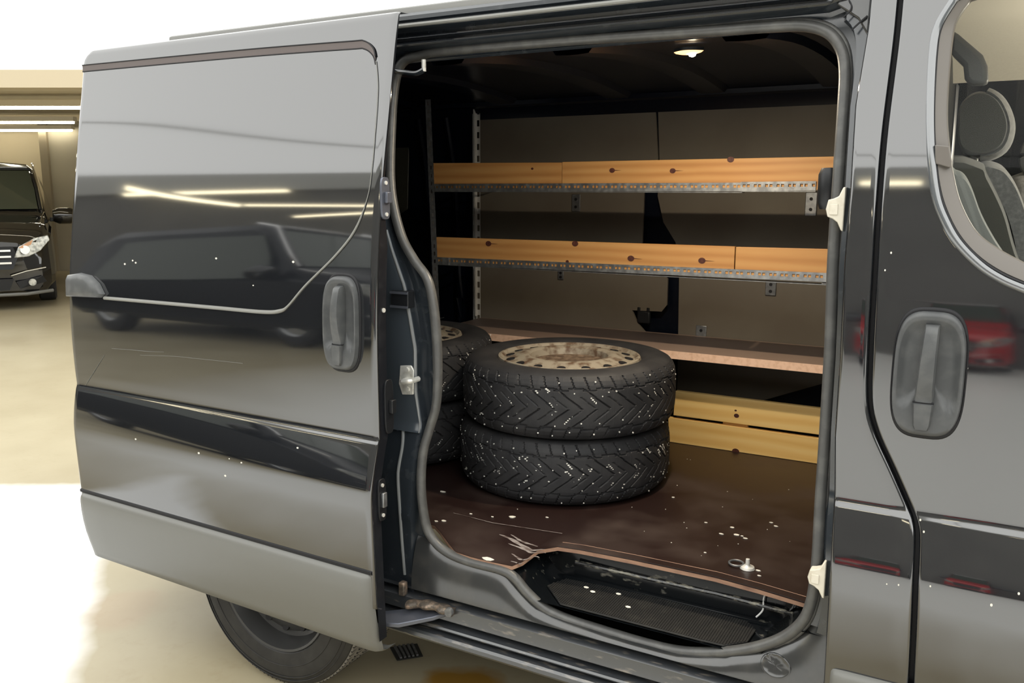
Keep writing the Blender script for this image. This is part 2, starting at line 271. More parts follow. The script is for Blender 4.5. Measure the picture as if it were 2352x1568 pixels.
M['knot'] = mat('pine_knot', (0.055, 0.016, 0.012), rough=0.5, var=(150, (0.11, 0.035, 0.022), 0.4, 0.7))
M['shelf_ply'] = wood_mat('laminate_shelf_board', (0.26, 0.175, 0.135), (0.31, 0.22, 0.175), (0.37, 0.27, 0.215), 0.7)
M['shelf_edge'] = mat('shelf_board_edge', (0.86, 0.58, 0.42), rough=0.6, var=(60, (0.72, 0.45, 0.30), 0.45, 0.7))
M['galv'] = mat('galvanised_steel', (0.26, 0.27, 0.28), rough=0.38, metal=0.85, var=(55, (0.40, 0.415, 0.425), 0.4, 0.7), rvar=0.12)
M['galv_dark'] = mat('dull_grey_steel', (0.15, 0.155, 0.16), rough=0.5, metal=0.6, var=(60, (0.22, 0.225, 0.23), 0.4, 0.7))
M['rubber'] = mat('tyre_rubber', (0.022, 0.022, 0.024), rough=0.62, spec=0.42, var=(14, (0.040, 0.039, 0.040), 0.4, 0.75), bump=(260, 0.15, 0.002))
M['rubber_road'] = mat('dusty_tyre_rubber', (0.022, 0.0215, 0.021), rough=0.6, var=(25, (0.034, 0.033, 0.031), 0.4, 0.75))
M['tread_dust'] = mat('dusty_tread_rubber', (0.16, 0.15, 0.13), rough=0.8, var=(40, (0.24, 0.225, 0.195), 0.4, 0.7))
M['stud'] = mat('tyre_stud_metal', (0.82, 0.80, 0.74), rough=0.35, metal=0.2, spec=0.8)
M['rim_rust'] = mat('weathered_rim_steel', (0.33, 0.29, 0.225), rough=0.5, metal=0.2, var=(30, (0.13, 0.082, 0.052), 0.47, 0.66, 9))
M['rim_core'] = mat('brown_rusty_hub', (0.085, 0.055, 0.036), rough=0.7, var=(45, (0.22, 0.16, 0.11), 0.4, 0.7))
M['rim_black'] = mat('black_steel_wheel', (0.045, 0.045, 0.045), rough=0.3, spec=0.6)
M['white_plastic'] = mat('aged_white_plastic', (0.66, 0.62, 0.52), rough=0.4, var=(40, (0.50, 0.45, 0.35), 0.5, 0.75))
M['zinc'] = mat('zinc_plated_steel', (0.78, 0.77, 0.72), rough=0.35, metal=0.35, var=(60, (0.55, 0.53, 0.47), 0.5, 0.7))
M['blue_steel'] = mat('dull_hinge_steel', (0.13, 0.14, 0.17), rough=0.35, metal=0.5)
M['black_plastic'] = mat('black_plastic', (0.012, 0.013, 0.015), rough=0.35)
M['matrib'] = mat('ribbed_rubber_mat', (0.012, 0.012, 0.012), rough=0.55, var=(30, (0.026, 0.025, 0.022), 0.5, 0.8))
M['fleck'] = mat('white_paint_fleck', (0.80, 0.76, 0.66), rough=0.6)
M['smear'] = mat('grey_scuff_mark', (0.28, 0.245, 0.225), rough=0.6, var=(60, (0.10, 0.07, 0.06), 0.45, 0.62, 8), stretch=(0.6, 3, 1))
M['tie'] = mat('clear_nylon', (0.75, 0.75, 0.73), rough=0.3)
M['lamp'] = mat('warm_dome_lens', (0.9, 0.75, 0.5), rough=0.3, emit=((1.0, 0.50, 0.20), 2.2))
M['lamp_core'] = mat('lamp_bulb_glow', (1, 1, 1), rough=0.3, emit=((1.0, 0.86, 0.62), 60))
M['headliner'] = mat('beige_headliner', (0.78, 0.73, 0.62), rough=0.9, var=(200, (0.72, 0.67, 0.57), 0.4, 0.7))
M['cab_dark'] = mat('charcoal_cab_trim', (0.055, 0.056, 0.054), rough=0.7)
M['cab_arm'] = mat('grey_cab_trim', (0.11, 0.112, 0.11), rough=0.45)
M['seat_dark'] = mat('dark_seat_fabric', (0.065, 0.065, 0.056), rough=0.95, sheen=0.3, bump=(500, 0.3, 0.002))
M['seat_light'] = mat('light_grey_seat_fabric', (0.30, 0.31, 0.30), rough=0.95, sheen=0.3, bump=(500, 0.3, 0.002))
M['seat_mid'] = mat('mid_grey_seat_fabric', (0.15, 0.15, 0.148), rough=0.95, sheen=0.3, var=(120, (0.22, 0.22, 0.215), 0.4, 0.7), bump=(500, 0.3, 0.002))
M['wall'] = mat('cream_garage_wall', (0.62, 0.54, 0.39), rough=0.8, var=(0.6, (0.68, 0.60, 0.44), 0.35, 0.7))
M['wall_dim'] = mat('grey_concrete_wall', (0.13, 0.125, 0.115), rough=0.85, var=(0.8, (0.155, 0.15, 0.137), 0.35, 0.7))
M['lintel'] = mat('pale_lintel', (0.42, 0.42, 0.40), rough=0.8)
M['wall_grey'] = mat('grey_cream_wall', (0.47, 0.43, 0.34), rough=0.8)
M['trim_tan'] = mat('tan_door_post', (0.34, 0.29, 0.21), rough=0.7)
M['ceil'] = mat('cream_ceiling', (0.74, 0.66, 0.50), rough=0.85)
M['beam'] = mat('tan_ceiling_beam', (0.58, 0.50, 0.36), rough=0.8)
M['tube'] = mat('fluorescent_tube', (1, 1, 1), rough=0.4, emit=((1.0, 0.94, 0.74), 15))
M['tube_warm'] = mat('warm_fluorescent_tube', (1, 1, 1), rough=0.4, emit=((1.0, 0.88, 0.58), 9))
M['lamp_case'] = mat('lamp_housing', (0.70, 0.64, 0.52), rough=0.4)
M['car_black'] = mat('black_gloss_car', (0.008, 0.008, 0.009), rough=0.05, ior=1.8)
M['car_red'] = mat('red_gloss_car', (0.42, 0.012, 0.015), rough=0.06, ior=1.8)
M['car_silver'] = mat('silver_gloss_car', (0.35, 0.36, 0.37), rough=0.15, ior=1.8, metal=0.5)
M['car_glass'] = mat('tinted_car_glass', (0.045, 0.055, 0.042), rough=0.04, ior=1.6)
M['chrome'] = mat('chrome_strip', (0.85, 0.85, 0.84), rough=0.12, metal=1.0)
M['lens'] = mat('headlamp_lens', (0.62, 0.63, 0.60), rough=0.10, metal=0.5, var=(22, (0.28, 0.29, 0.28), 0.42, 0.62))
M['amber'] = mat('amber_indicator', (0.75, 0.42, 0.25), rough=0.2)
M['drain'] = mat('dark_floor_grate', (0.02, 0.02, 0.018), rough=0.6)

def glass_mat():
    m, nt, b = nodes_of('clear_window_glass'); L = nt.links
    out = nt.nodes['Material Output']; nt.nodes.remove(b)
    tr = nt.nodes.new('ShaderNodeBsdfTransparent'); gl = nt.nodes.new('ShaderNodeBsdfGlossy'); gl.inputs['Roughness'].default_value = 0.02
    fr = nt.nodes.new('ShaderNodeFresnel'); fr.inputs['IOR'].default_value = 1.25
    tr.inputs['Color'].default_value = (0.93, 0.95, 0.93, 1)
    mx = nt.nodes.new('ShaderNodeMixShader')
    L.new(fr.outputs[0], mx.inputs[0]); L.new(tr.outputs[0], mx.inputs[1]); L.new(gl.outputs[0], mx.inputs[2]); L.new(mx.outputs[0], out.inputs['Surface'])
    return m
M['glass'] = glass_mat()

def floor_mat():
    m, nt, b = nodes_of('worn_garage_floor'); L = nt.links
    tc = nt.nodes.new('ShaderNodeTexCoord')
    def noise(scale, detail=6, rough=0.55):
        n = nt.nodes.new('ShaderNodeTexNoise'); n.inputs['Scale'].default_value = scale; n.inputs['Detail'].default_value = detail; n.inputs['Roughness'].default_value = rough
        L.new(tc.outputs['Object'], n.inputs['Vector']); return n
    def ramp(src, p0, c0, p1, c1):
        r = nt.nodes.new('ShaderNodeValToRGB')
        r.color_ramp.elements[0].position = p0; r.color_ramp.elements[0].color = (*c0, 1)
        r.color_ramp.elements[1].position = p1; r.color_ramp.elements[1].color = (*c1, 1)
        L.new(src, r.inputs['Fac']); return r
    def mix(fac, a, bcol):
        x = nt.nodes.new('ShaderNodeMix'); x.data_type = 'RGBA'
        L.new(fac, x.inputs[0]); L.new(a, x.inputs[6])
        if isinstance(bcol, tuple): x.inputs[7].default_value = (*bcol, 1)
        else: L.new(bcol, x.inputs[7])
        return x.outputs[2]
    def math(op, a, bv):
        n = nt.nodes.new('ShaderNodeMath'); n.operation = op
        for i, v in enumerate((a, bv)):
            if isinstance(v, (int, float)): n.inputs[i].default_value = v
            else: L.new(v, n.inputs[i])
        return n.outputs[0]
    base = ramp(noise(1.3, 8).outputs['Fac'], 0.35, FLOOR_A, 0.7, FLOOR_B).outputs[0]
    fine = ramp(noise(14, 8, 0.7).outputs['Fac'], 0.55, (0, 0, 0), 0.8, (1, 1, 1)).outputs[0]
    base = mix(math('MULTIPLY', fine, 0.35), base, FLOOR_C)
    def spot(x, y, r, amount, colour, base, edge=0.35, sx=1.0):
        # an irregular stain with its own outline
        mp = nt.nodes.new('ShaderNodeMapping'); L.new(tc.outputs['Object'], mp.inputs['Vector'])
        mp.vector_type = 'POINT'; mp.inputs['Location'].default_value = (-x*sx, -y, 0); mp.inputs['Scale'].default_value = (sx, 1, 0)
        ln = nt.nodes.new('ShaderNodeVectorMath'); ln.operation = 'LENGTH'; L.new(mp.outputs[0], ln.inputs[0])
        d = math('ADD', ln.outputs['Value'], math('MULTIPLY', math('SUBTRACT', noise(6, 3).outputs['Fac'], 0.5), r*0.9))
        mr = nt.nodes.new('ShaderNodeMapRange'); mr.inputs['From Min'].default_value = r; mr.inputs['From Max'].default_value = r*(1-edge)
        L.new(d, mr.inputs['Value'])
        return mix(math('MULTIPLY', mr.outputs[0], amount), base, colour)
    for s in STAINS: base = spot(*s[:5], base)
    # overexposed patch beside the van, painted into the floor colour, ragged edge
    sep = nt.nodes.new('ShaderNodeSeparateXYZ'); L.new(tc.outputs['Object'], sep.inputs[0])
    e1 = OVEREXPOSED_FLOOR
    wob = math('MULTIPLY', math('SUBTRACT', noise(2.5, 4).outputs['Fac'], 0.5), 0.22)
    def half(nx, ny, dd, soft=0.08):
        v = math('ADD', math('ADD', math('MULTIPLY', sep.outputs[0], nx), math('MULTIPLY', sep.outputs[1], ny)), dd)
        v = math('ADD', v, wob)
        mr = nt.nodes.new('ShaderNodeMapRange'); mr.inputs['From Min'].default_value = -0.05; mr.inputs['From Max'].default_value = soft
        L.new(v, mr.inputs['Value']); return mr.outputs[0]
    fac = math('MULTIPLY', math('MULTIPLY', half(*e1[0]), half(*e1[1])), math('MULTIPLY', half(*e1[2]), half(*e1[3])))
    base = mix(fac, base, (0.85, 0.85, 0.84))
    bright_floor = math('MULTIPLY', half(0.0, -1.0, -1.0, 0.5), half(1.0, 0.0, 5.6, 1.8))      # overexposed near floor painted in as white, unseen, for reflections and bounce
    base = mix(bright_floor, base, (0.80, 0.79, 0.76))
    L.new(base, b.inputs['Base Color'])
    b.inputs['Roughness'].default_value = 0.34
    b.inputs['Specular IOR Level'].default_value = 0.35
    return m
FLOOR_A = (0.335, 0.285, 0.185); FLOOR_B = (0.41, 0.36, 0.245); FLOOR_C = (0.27, 0.21, 0.12)
STAINS = [(-1.36, 0.24, 0.15, 1.0, (0.30, 0.16, 0.025)), (-1.20, 0.14, 0.11, 0.9, (0.30, 0.17, 0.04)), (-4.40, 0.58, 0.10, 0.8, (0.75, 0.50, 0.10)), (-2.75, 0.05, 0.18, 0.25, (0.36, 0.22, 0.14))]

# garage frame: g1 runs to the right of the view, g2 away from it
G1 = Vector((0.8699, 0.4933, 0)); G2 = Vector((-0.4933, 0.8699, 0)); GO = Vector((0, -1.85, 0))
def gp(a, b, z): return GO+G1*a+G2*b+Vector((0, 0, z))
# half planes (nx, ny, d) > 0 inside
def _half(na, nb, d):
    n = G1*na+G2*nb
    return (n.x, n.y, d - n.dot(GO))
OVEREXPOSED_FLOOR = (_half(-1.0, -0.40, -0.36), _half(0.0, -1.0, 4.35), _half(0.0, 1.0, -2.3), _half(1.0, 0.0, 2.9))  # outline of the floor area painted as overexposed

# ------------------------------------------------------------------ mesh helpers
def mesh_obj(name, verts, faces, material, parent=None, smooth=True, angle=35, mats=None, fmat=None):
    me = bpy.data.meshes.new(name)
    me.from_pydata([tuple(v) for v in verts], [], faces)
    bm = bmesh.new(); bm.from_mesh(me)
    bmesh.ops.recalc_face_normals(bm, faces=bm.faces)
    bm.to_mesh(me); bm.free()
    me.materials.append(M[material] if isinstance(material, str) else material)
    for x in (mats or []): me.materials.append(M[x])
    if fmat:
        for i, p in enumerate(me.polygons): p.material_index = fmat[i]
    if smooth:
        me.shade_smooth(); me.set_sharp_from_angle(angle=math.radians(angle))
    o = bpy.data.objects.new(name, me); COL.objects.link(o)
    if parent: o.parent = parent
    return o
def tag(o, label=None, category=None, group=None, kind=None):
    if label: o['label'] = label
    if category: o['category'] = category
    if group: o['group'] = group
    if kind: o['kind'] = kind
    return o
def empty(name, loc=(0, 0, 0), rz=0.0):
    o = bpy.data.objects.new(name, None); COL.objects.link(o); o.location = loc; o.rotation_euler = (0, 0, rz)
    o.empty_display_size = 0.1
    return o
class MB:
    def __init__(s): s.v = []; s.f = []
    def add(s, v, f):
        n = len(s.v); s.v += [Vector(p) for p in v]; s.f += [tuple(i+n for i in q) for q in f]; return s
    def grid(s, rows, closed_u=False, closed_v=False):
        R = len(rows); C = len(rows[0]); v = [p for r in rows for p in r]; f = []
        for i in range(R if closed_v else R-1):
            for j in range(C if closed_u else C-1):
                i2 = (i+1) % R; j2 = (j+1) % C
                f.append((i*C+j, i*C+j2, i2*C+j2, i2*C+j))
        return s.add(v, f)
    def box(s, lo, hi, mtx=None):
        x0, y0, z0 = lo; x1, y1, z1 = hi
        v = [Vector(p) for p in ((x0,y0,z0),(x1,y0,z0),(x1,y1,z0),(x0,y1,z0),(x0,y0,z1),(x1,y0,z1),(x1,y1,z1),(x0,y1,z1))]
        if mtx: v = [mtx @ p for p in v]
        return s.add(v, [(0,3,2,1),(4,5,6,7),(0,1,5,4),(1,2,6,5),(2,3,7,6),(3,0,4,7)])
    def tube(s, path, r, n=10, closed=False, ry=None, up=Vector((0, 0, 1)), cap=True):
        P = [Vector(p) for p in path]; N = len(P); rows = []
        for i in range(N):
            a = P[(i-1) % N] if closed or i > 0 else P[0]
            b = P[(i+1) % N] if closed or i < N-1 else P[-1]
            t = (b-a).normalized()
            u = up - t*up.dot(t)
            if u.length < 1e-4: u = Vector((1, 0, 0)) - t*t.x
            u.normalize(); w = t.cross(u)
            rr = r(i/(N-1)) if callable(r) else r
            q = rr if ry is None else ry
            rows.append([P[i]+u*(q*math.cos(2*math.pi*k/n))+w*(rr*math.sin(2*math.pi*k/n)) for k in range(n)])
        base = len(s.v)
        s.grid(rows, closed_u=True, closed_v=closed)
        if cap and not closed:
            s.f.append(tuple(base+k for k in range(n))); s.f.append(tuple(base+(N-1)*n+k for k in range(n)))
        return s
    def prism(s, pts, off):
        """pts: 3-D outline, off: thickness vector"""
        n = len(pts); off = Vector(off)
        v = [Vector(p) for p in pts]; v += [p+off for p in v]
        f = [tuple(range(n)), tuple(range(2*n-1, n-1, -1))]+[(i, (i+1) % n, n+(i+1) % n, n+i) for i in range(n)]
        return s.add(v, f)
    def lathe(s, prof, n=48, axis='z', centre=(0, 0, 0), closed=False):
        rows = []; c = Vector(centre)
        for (r, h) in prof:
            row = []
            for k in range(n):
                a = 2*math.pi*k/n
                p = (r*math.cos(a), r*math.sin(a), h) if axis == 'z' else (r*math.cos(a), h, r*math.sin(a)) if axis == 'y' else (h, r*math.cos(a), r*math.sin(a))
                row.append(c+Vector(p))
            rows.append(row)
        return s.grid(rows, closed_u=True, closed_v=closed)
    def disc(s, c, r, nrm, n=12, depth=0.002, ry=None):
        c = Vector(c); nrm = Vector(nrm).normalized()
        u = nrm.orthogonal().normalized() if abs(nrm.z) > .9 else Vector((0, 0, 1)); u = (u-nrm*u.dot(nrm)).normalized(); w = nrm.cross(u)
        ry = ry or r
        ring = [c+u*(ry*math.cos(2*math.pi*k/n))+w*(r*math.sin(2*math.pi*k/n)) for k in range(n)]
        return s.prism(ring, nrm*depth)
    def obj(s, name, material, parent=None, smooth=True, angle=35, bevel=0):
        o = mesh_obj(name, s.v, s.f, material, parent, smooth, angle)
        if bevel:
            b = o.modifiers.new('bevel', 'BEVEL'); b.width = bevel; b.segments = 2; b.limit_method = 'ANGLE'; b.angle_limit = math.radians(40)
        return o
def structure(o): o['kind'] = 'structure'; return o
def copy_tree(o, parent=None):
    c_ = o.copy(); COL.objects.link(c_)
    if parent: c_.parent = parent
    for ch in list(o.children): copy_tree(ch, c_)
    return c_

# ================================================================== THE GARAGE
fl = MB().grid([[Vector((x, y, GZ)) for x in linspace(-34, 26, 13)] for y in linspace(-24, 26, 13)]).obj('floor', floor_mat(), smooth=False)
structure(fl)
WB = 16.6; CZ = 2.72+GZ
def gbox(name, a0, a1, b0, b1, z0, z1, material, parent=None):
    m = MB(); v = [gp(a, b, z) for z in (z0, z1) for (a, b) in ((a0, b0), (a1, b0), (a1, b1), (a0, b1))]
    m.add(v, [(0,3,2,1),(4,5,6,7),(0,1,5,4),(1,2,6,5),(2,3,7,6),(3,0,4,7)])
    return m.obj(name, material, parent, smooth=False)
structure(gbox('wall_far', -24, -8.60, WB, WB+0.3, GZ, 3.4, 'wall'))
structure(gbox('wall_side', -8.60, 6, WB-0.35, WB+0.3, GZ, 3.4, 'wall_grey'))
structure(gbox('trim_1', -8.58, -8.44, WB-0.42, WB-0.30, GZ, CZ, 'trim_tan'))
structure(gbox('ceiling', -24, 6, 9.55, WB+0.3, CZ, CZ+0.03, 'ceil'))
structure(gbox('trim_2', -24, 6, 9.40, 9.62, CZ-0.16, CZ+0.02, 'beam'))
structure(gbox('trim_3', -24, 6, 12.4, 12.9, CZ-0.10, CZ, 'beam'))
structure(gbox('trim_4', -24, 6, 14.9, 15.3, CZ-0.10, CZ, 'beam'))
# the side of the hall that the van's flank mirrors
structure(MB().box((-34, -12.3, GZ), (26, -12.0, 6.15), None).obj('wall_opposite', 'wall_dim', smooth=False))
structure(MB().box((-34.3, -12.3, GZ), (-34.0, 4, 6.15), None).obj('wall_end', 'wall_dim', smooth=False))
structure(MB().box((26, -12.3, GZ), (26.3, 20, 6.15), None).obj('wall_entrance', 'wall_dim', smooth=False))

structure(MB().box((-34, -12.0, 5.60), (26, -11.9, 6.15)).obj('trim_5', 'lintel', smooth=False))
structure(MB().prism([(-34, -5.85, 6.13), (26, -15.0, 6.13), (26, -15.0, 6.16), (-34, -5.85, 6.16)], (0.006, 0.035, 0)).obj('trim_6', 'lintel', smooth=False))

def strip_light(a0, a1, b, z, label, tube='tube', group=None):
    r = empty('strip_light', gp((a0+a1)/2, b, z), math.atan2(G1.y, G1.x))
    L = (a1-a0)/2
    MB().box((-L, -0.06, 0.0), (L, 0.06, 0.07)).obj('housing', 'lamp_case', r, smooth=False)
    MB().tube([(-L+0.02, 0, -0.015), (L-0.02, 0, -0.015)], 0.022, 8).obj('tube', tube, r)
    tag(r, label, 'light', group)
    return r
strip_light(-10.5, -5.2, 11.55, CZ-0.16, 'nearest strip light under the cream garage ceiling, upper left')
strip_light(-12.0, -6.9, 14.15, CZ-0.16, 'middle strip light of the three under the garage ceiling')
strip_light(-13.5, -7.9, 16.1, CZ-0.16, 'farthest strip light, just above the cream back wall')
def strip_opposite(p, q, z, label, rad=0.04):
    a = Vector((*p, z)); b = Vector((*q, z)); d = b-a; L = d.length/2
    r = empty('strip_light', (a+b)/2, math.atan2(d.y, d.x))
    MB().box((-L, -0.07, 0.0), (L, 0.07, 0.07)).obj('housing', 'lamp_case', r, smooth=False)
    MB().tube([(-L+0.02, 0, -0.02), (L-0.02, 0, -0.02)], rad, 8).obj('tube', 'tube_warm', r)
    tag(r, label, 'light')
strip_opposite((-19.8, -11.5), (-14.1, -11.5), 5.45, 'warm strip light across the hall, mirrored high in the sliding door', 0.06)
strip_opposite((-15.3, -8.5), (-14.2, -10.5), 4.6, 'crosswise strip light across the hall, mirrored as a slanting streak', 0.07)
strip_opposite((-14.1, -10.5), (-10.6, -11.0), 4.6, 'strip light across the hall, mirrored as a thin line across the sliding door')
strip_opposite((-12.4, -10.4), (-9.6, -9.8), 4.0, 'low strip light across the hall, mirrored beside the sliding door handle')
strip_opposite((-1.6, -8.7), (-0.9, -8.7), 4.6, 'short strip light across the hall, mirrored on the pillar between the doors')
strip_opposite((0.3, -9.5), (3.2, -9.5), 4.2, 'strip light across the hall, mirrored low in the front door')

dm = MB(); d = [Vector(p) for p in PTS['drain']]
dr = empty('floor_drain', (d[0]+d[2])/2)
c0 = (d[0]+d[2])/2; loc = [p-c0+Vector((0, 0, 0.002)) for p in d]
MB().prism([p*1.08 for p in loc], (0, 0, 0.004)).obj('drain_frame', 'drain', dr, smooth=False)
for i in range(5):
    t0 = 0.1+i*0.17; t1 = t0+0.09
    MB().prism([loc[0].lerp(loc[1], t0), loc[0].lerp(loc[1], t1), loc[3].lerp(loc[2], t1), loc[3].lerp(loc[2], t0)], (0, 0, 0.010)).obj('slat', 'galv_dark', dr, smooth=False)
tag(dr, 'small dark floor drain grate on the concrete beside the rear wheel', 'drain')

# ------------------------------------------------------------------ parked people carrier in the background
def people_carrier(label, paint):
    root = empty('parked_van')
    def sec(y, wl, w, zl, zs, wt, zt):
        half = [(wl, zl), (w, zl+0.12), (w*1.0, (zl+zs)/2), (w*0.985, zs), (lerp(w*0.97, wt, 0.25), lerp(zs, zt, 0.12)), (wt+0.05*(zt-zs), zt-0.10*min(1, (zt-zs)*2)), (wt-0.06, zt-0.015), (wt*0.5, zt+0.01), (0, zt+0.015)]
        pts = [Vector((x, y, z)) for x, z in half]
        return pts+[Vector((-p.x, p.y, p.z)) for p in reversed(pts[:-1])]
    st = [sec(-0.02, 0.55, 0.62, 0.24, 0.60, 0.60, 0.86), sec(0.05, 0.72, 0.80, 0.20, 0.68, 0.74, 0.93), sec(0.18, 0.82, 0.90, 0.20, 0.80, 0.82, 1.00), sec(0.45, 0.86, 0.945, 0.20, 0.92, 0.86, 1.08),
          sec(0.95, 0.88, 0.955, 0.22, 0.98, 0.86, 1.17), sec(1.10, 0.88, 0.96, 0.22, 1.00, 0.86, 1.24), sec(1.75, 0.88, 0.96, 0.22, 1.02, 0.76, 1.80), sec(2.1, 0.88, 0.96, 0.22, 1.03, 0.75, 1.88), sec(4.6, 0.88, 0.95, 0.24, 1.03, 0.74, 1.86), sec(5.0, 0.80, 0.90, 0.40, 1.03, 0.70, 1.78)]
    rows = []
    for a, b in zip(st, st[1:]):
        for k in range(4): rows.append([p.lerp(q, k/4) for p, q in zip(a, b)])
    rows.append(st[-1])
    m = MB().grid(rows)
    m.f.append(tuple(range(len(rows[0])))); n = len(m.v); m.f.append(tuple(range(n-len(rows[0]), n)))
    m.obj('body', paint, root, angle=28)
    # windscreen
    ws = MB().grid([[Vector((lerp(-w, w, u), y-0.03-0.05*(1-(2*u-1)**2), z)) for u in linspace(0, 1, 9)] for (w, y, z) in ((0.80, 1.12, 1.245), (0.775, 1.42, 1.50), (0.72, 1.73, 1.77))])
    ws = ws.obj('windscreen', 'car_glass', root)
    MB().tube([(-0.83, 1.10, 1.235), (-0.80, 1.38, 1.5), (-0.735, 1.72, 1.79), (0.735, 1.72, 1.79), (0.80, 1.38, 1.5), (0.83, 1.10, 1.235)], 0.018, 6).obj('windscreen_surround', 'black_plastic', ws)
    for s in (-1, 1):
        MB().grid([[Vector((s*(0.972), 1.35, 1.06)), Vector((s*0.97, 4.4, 1.06))], [Vector((s*0.90, 1.55, 1.42)), Vector((s*0.90, 4.35, 1.42))], [Vector((s*0.82, 1.85, 1.70)), Vector((s*0.82, 4.3, 1.70))]]).obj('side_window', 'car_glass', root)
        mir = MB().lathe([(0.0, -0.15), (0.08, -0.145), (0.115, -0.07), (0.115, 0.07), (0.085, 0.14), (0.0, 0.15)], 12, 'x', (s*1.12, 1.30, 1.14)).obj('wing_mirror', 'car_black', root)
        MB().box((s*0.96-0.03, 1.30, 1.06), (s*0.96+0.08*s+0.03, 1.38, 1.12)).obj('mirror_arm', 'black_plastic', mir, bevel=0.01)
        hl = [Vector((s*x, y, z)) for x, y, z in ((0.50, -0.035, 0.66), (0.56, -0.03, 0.80), (0.74, 0.02, 0.90), (0.90, 0.22, 0.93), (0.915, 0.24, 0.86), (0.80, 0.06, 0.74), (0.66, 0.0, 0.67))]
        h = MB().prism(hl, (0, -0.05, 0)).obj('headlight', 'lens', root, bevel=0.01)
        MB().prism([Vector((s*x, y-0.056, z)) for x, y, z in ((0.56, -0.03, 0.79), (0.73, 0.015, 0.885), (0.70, 0.01, 0.82), (0.60, -0.02, 0.78))], (0, -0.005, 0)).obj('indicator', 'amber', h, smooth=False)
        MB().disc((s*0.63, -0.065, 0.76), 0.055, (0, -1, 0), 14, 0.012).obj('projector', 'chrome', h)
        MB().prism([Vector((s*x, y, z)) for x, y, z in ((0.50, -0.06, 0.36), (0.80, 0.02, 0.42), (0.84, 0.05, 0.34), (0.54, -0.05, 0.27))], (0, -0.02, 0)).obj('fog_lamp_bay', 'black_plastic', root)
        MB().disc((s*0.68, -0.045, 0.345), 0.045, (0, -1, 0), 12, 0.02).obj('fog_lamp', 'lens', root)
        MB().tube([(s*0.45, -0.075, 0.44), (s*0.62, -0.05, 0.49), (s*0.84, 0.06, 0.52)], 0.010, 6).obj('bumper_crease', 'chrome', root)
        MB().tube([(s*0.85, 1.12, 1.24), (s*0.83, 1.42, 1.53), (s*0.775, 1.75, 1.82), (s*0.765, 2.1, 1.885)], 0.014, 6).obj('pillar_moulding', 'chrome', root)
        MB().tube([(s*0.82, 0.42, 1.075), (s*0.84, 0.9, 1.15), (s*0.87, 1.1, 1.2)], 0.008, 6).obj('bonnet_edge', 'chrome', root)
        for y in (0.95, 4.0):
            w = MB().lathe([(0.20, -0.10), (0.30, -0.11), (0.335, -0.09), (0.34, 0.0), (0.335, 0.09), (0.30, 0.11), (0.20, 0.10)], 28, 'x', (s*0.83, y, 0.34)).obj('wheel', 'rubber', root)
            MB().lathe([(0.0, 0.085), (0.06, 0.10), (0.17, 0.07), (0.205, 0.105), (0.21, 0.0)], 20, 'x', (s*0.83, y, 0.34)).obj('rim', 'car_silver', w)
    gr = MB().prism([Vector(p) for p in ((-0.48, -0.06, 0.52), (0.48, -0.06, 0.52), (0.54, -0.045, 0.66), (0.50, -0.04, 0.80), (-0.50, -0.04, 0.80), (-0.54, -0.045, 0.66))], (0, -0.02, 0)).obj('grille', 'black_plastic', root)
    for z in (0.60, 0.68, 0.755):
        MB().box((-0.47, -0.095, z-0.012), (0.47, -0.07, z+0.012)).obj('grille_bar', 'chrome', gr, smooth=False)
    MB().prism([Vector(p) for p in ((-0.42, -0.07, 0.26), (0.42, -0.07, 0.26), (0.48, -0.07, 0.40), (-0.48, -0.07, 0.40))], (0, -0.015, 0)).obj('lower_intake', 'black_plastic', root)
    MB().tube([(-0.90, 0.10, 0.215), (-0.60, -0.06, 0.20), (0.60, -0.06, 0.20), (0.90, 0.10, 0.215)], 0.022, 8).obj('bumper_lip', 'trim', root)
    MB().tube([(-0.70, 1.74, 1.815), (0.70, 1.74, 1.815)], 0.012, 6).obj('roof_edge', 'chrome', root)
    MB().grid([[Vector((x, y, 1.19+0.02*math.cos(x*3))) for x in linspace(-0.7, 0.7, 7)] for y in (1.02, 1.08)]).obj('wiper_cowl', 'black_plastic', root)
    tag(root, label, 'van')
    return root
pv = people_carrier('black people carrier parked facing us at the far left', 'car_black')
pv.location = gp(-6.74, 10.80, GZ); pv.rotation_euler = (0, 0, math.atan2(G1.y, G1.x)+0.48)
# neighbours across the hall, seen mirrored in the flank
def neighbour(loc, rz, label, paint=None):
    c_ = copy_tree(pv); c_.location = loc; c_.rotation_euler = (0, 0, rz); c_['label'] = label
    if paint:
        for ch in c_.children:
            if ch.name.startswith('body'):
                ch.data = ch.data.copy(); ch.data.materials[0] = M[paint]
    return c_
nb = neighbour((-5.6, -6.3, GZ), math.radians(90), 'black people carrier behind the viewpoint, mirrored dark in the sliding door', 'flange'); nb.scale = (1.2, 1.0, 1.4)
neighbour((-0.75, -10.2, GZ), math.radians(180), 'red people carrier across the hall, mirrored beside the front door handle', 'car_red')
neighbour((1.1, -9.4, GZ), math.radians(-90), 'black people carrier farther along the hall, mirrored at the right edge of the front door')

# ================================================================== THE VAN
van = empty('cargo_van', (-1.9, 0.9, GZ))
tag(van, 'black cargo van with open sliding side door filling the picture', 'van')
VO = Vector((-1.9, 0.9, GZ))
_van_parts = []
def part(o, parent=None):
    """hang a world-space mesh under the van (or one of its parts)"""
    p = parent or van
    o.parent = p
    o.matrix_parent_inverse = Matrix.Translation(-VO) if p is van else Matrix.Identity(4)
    return o

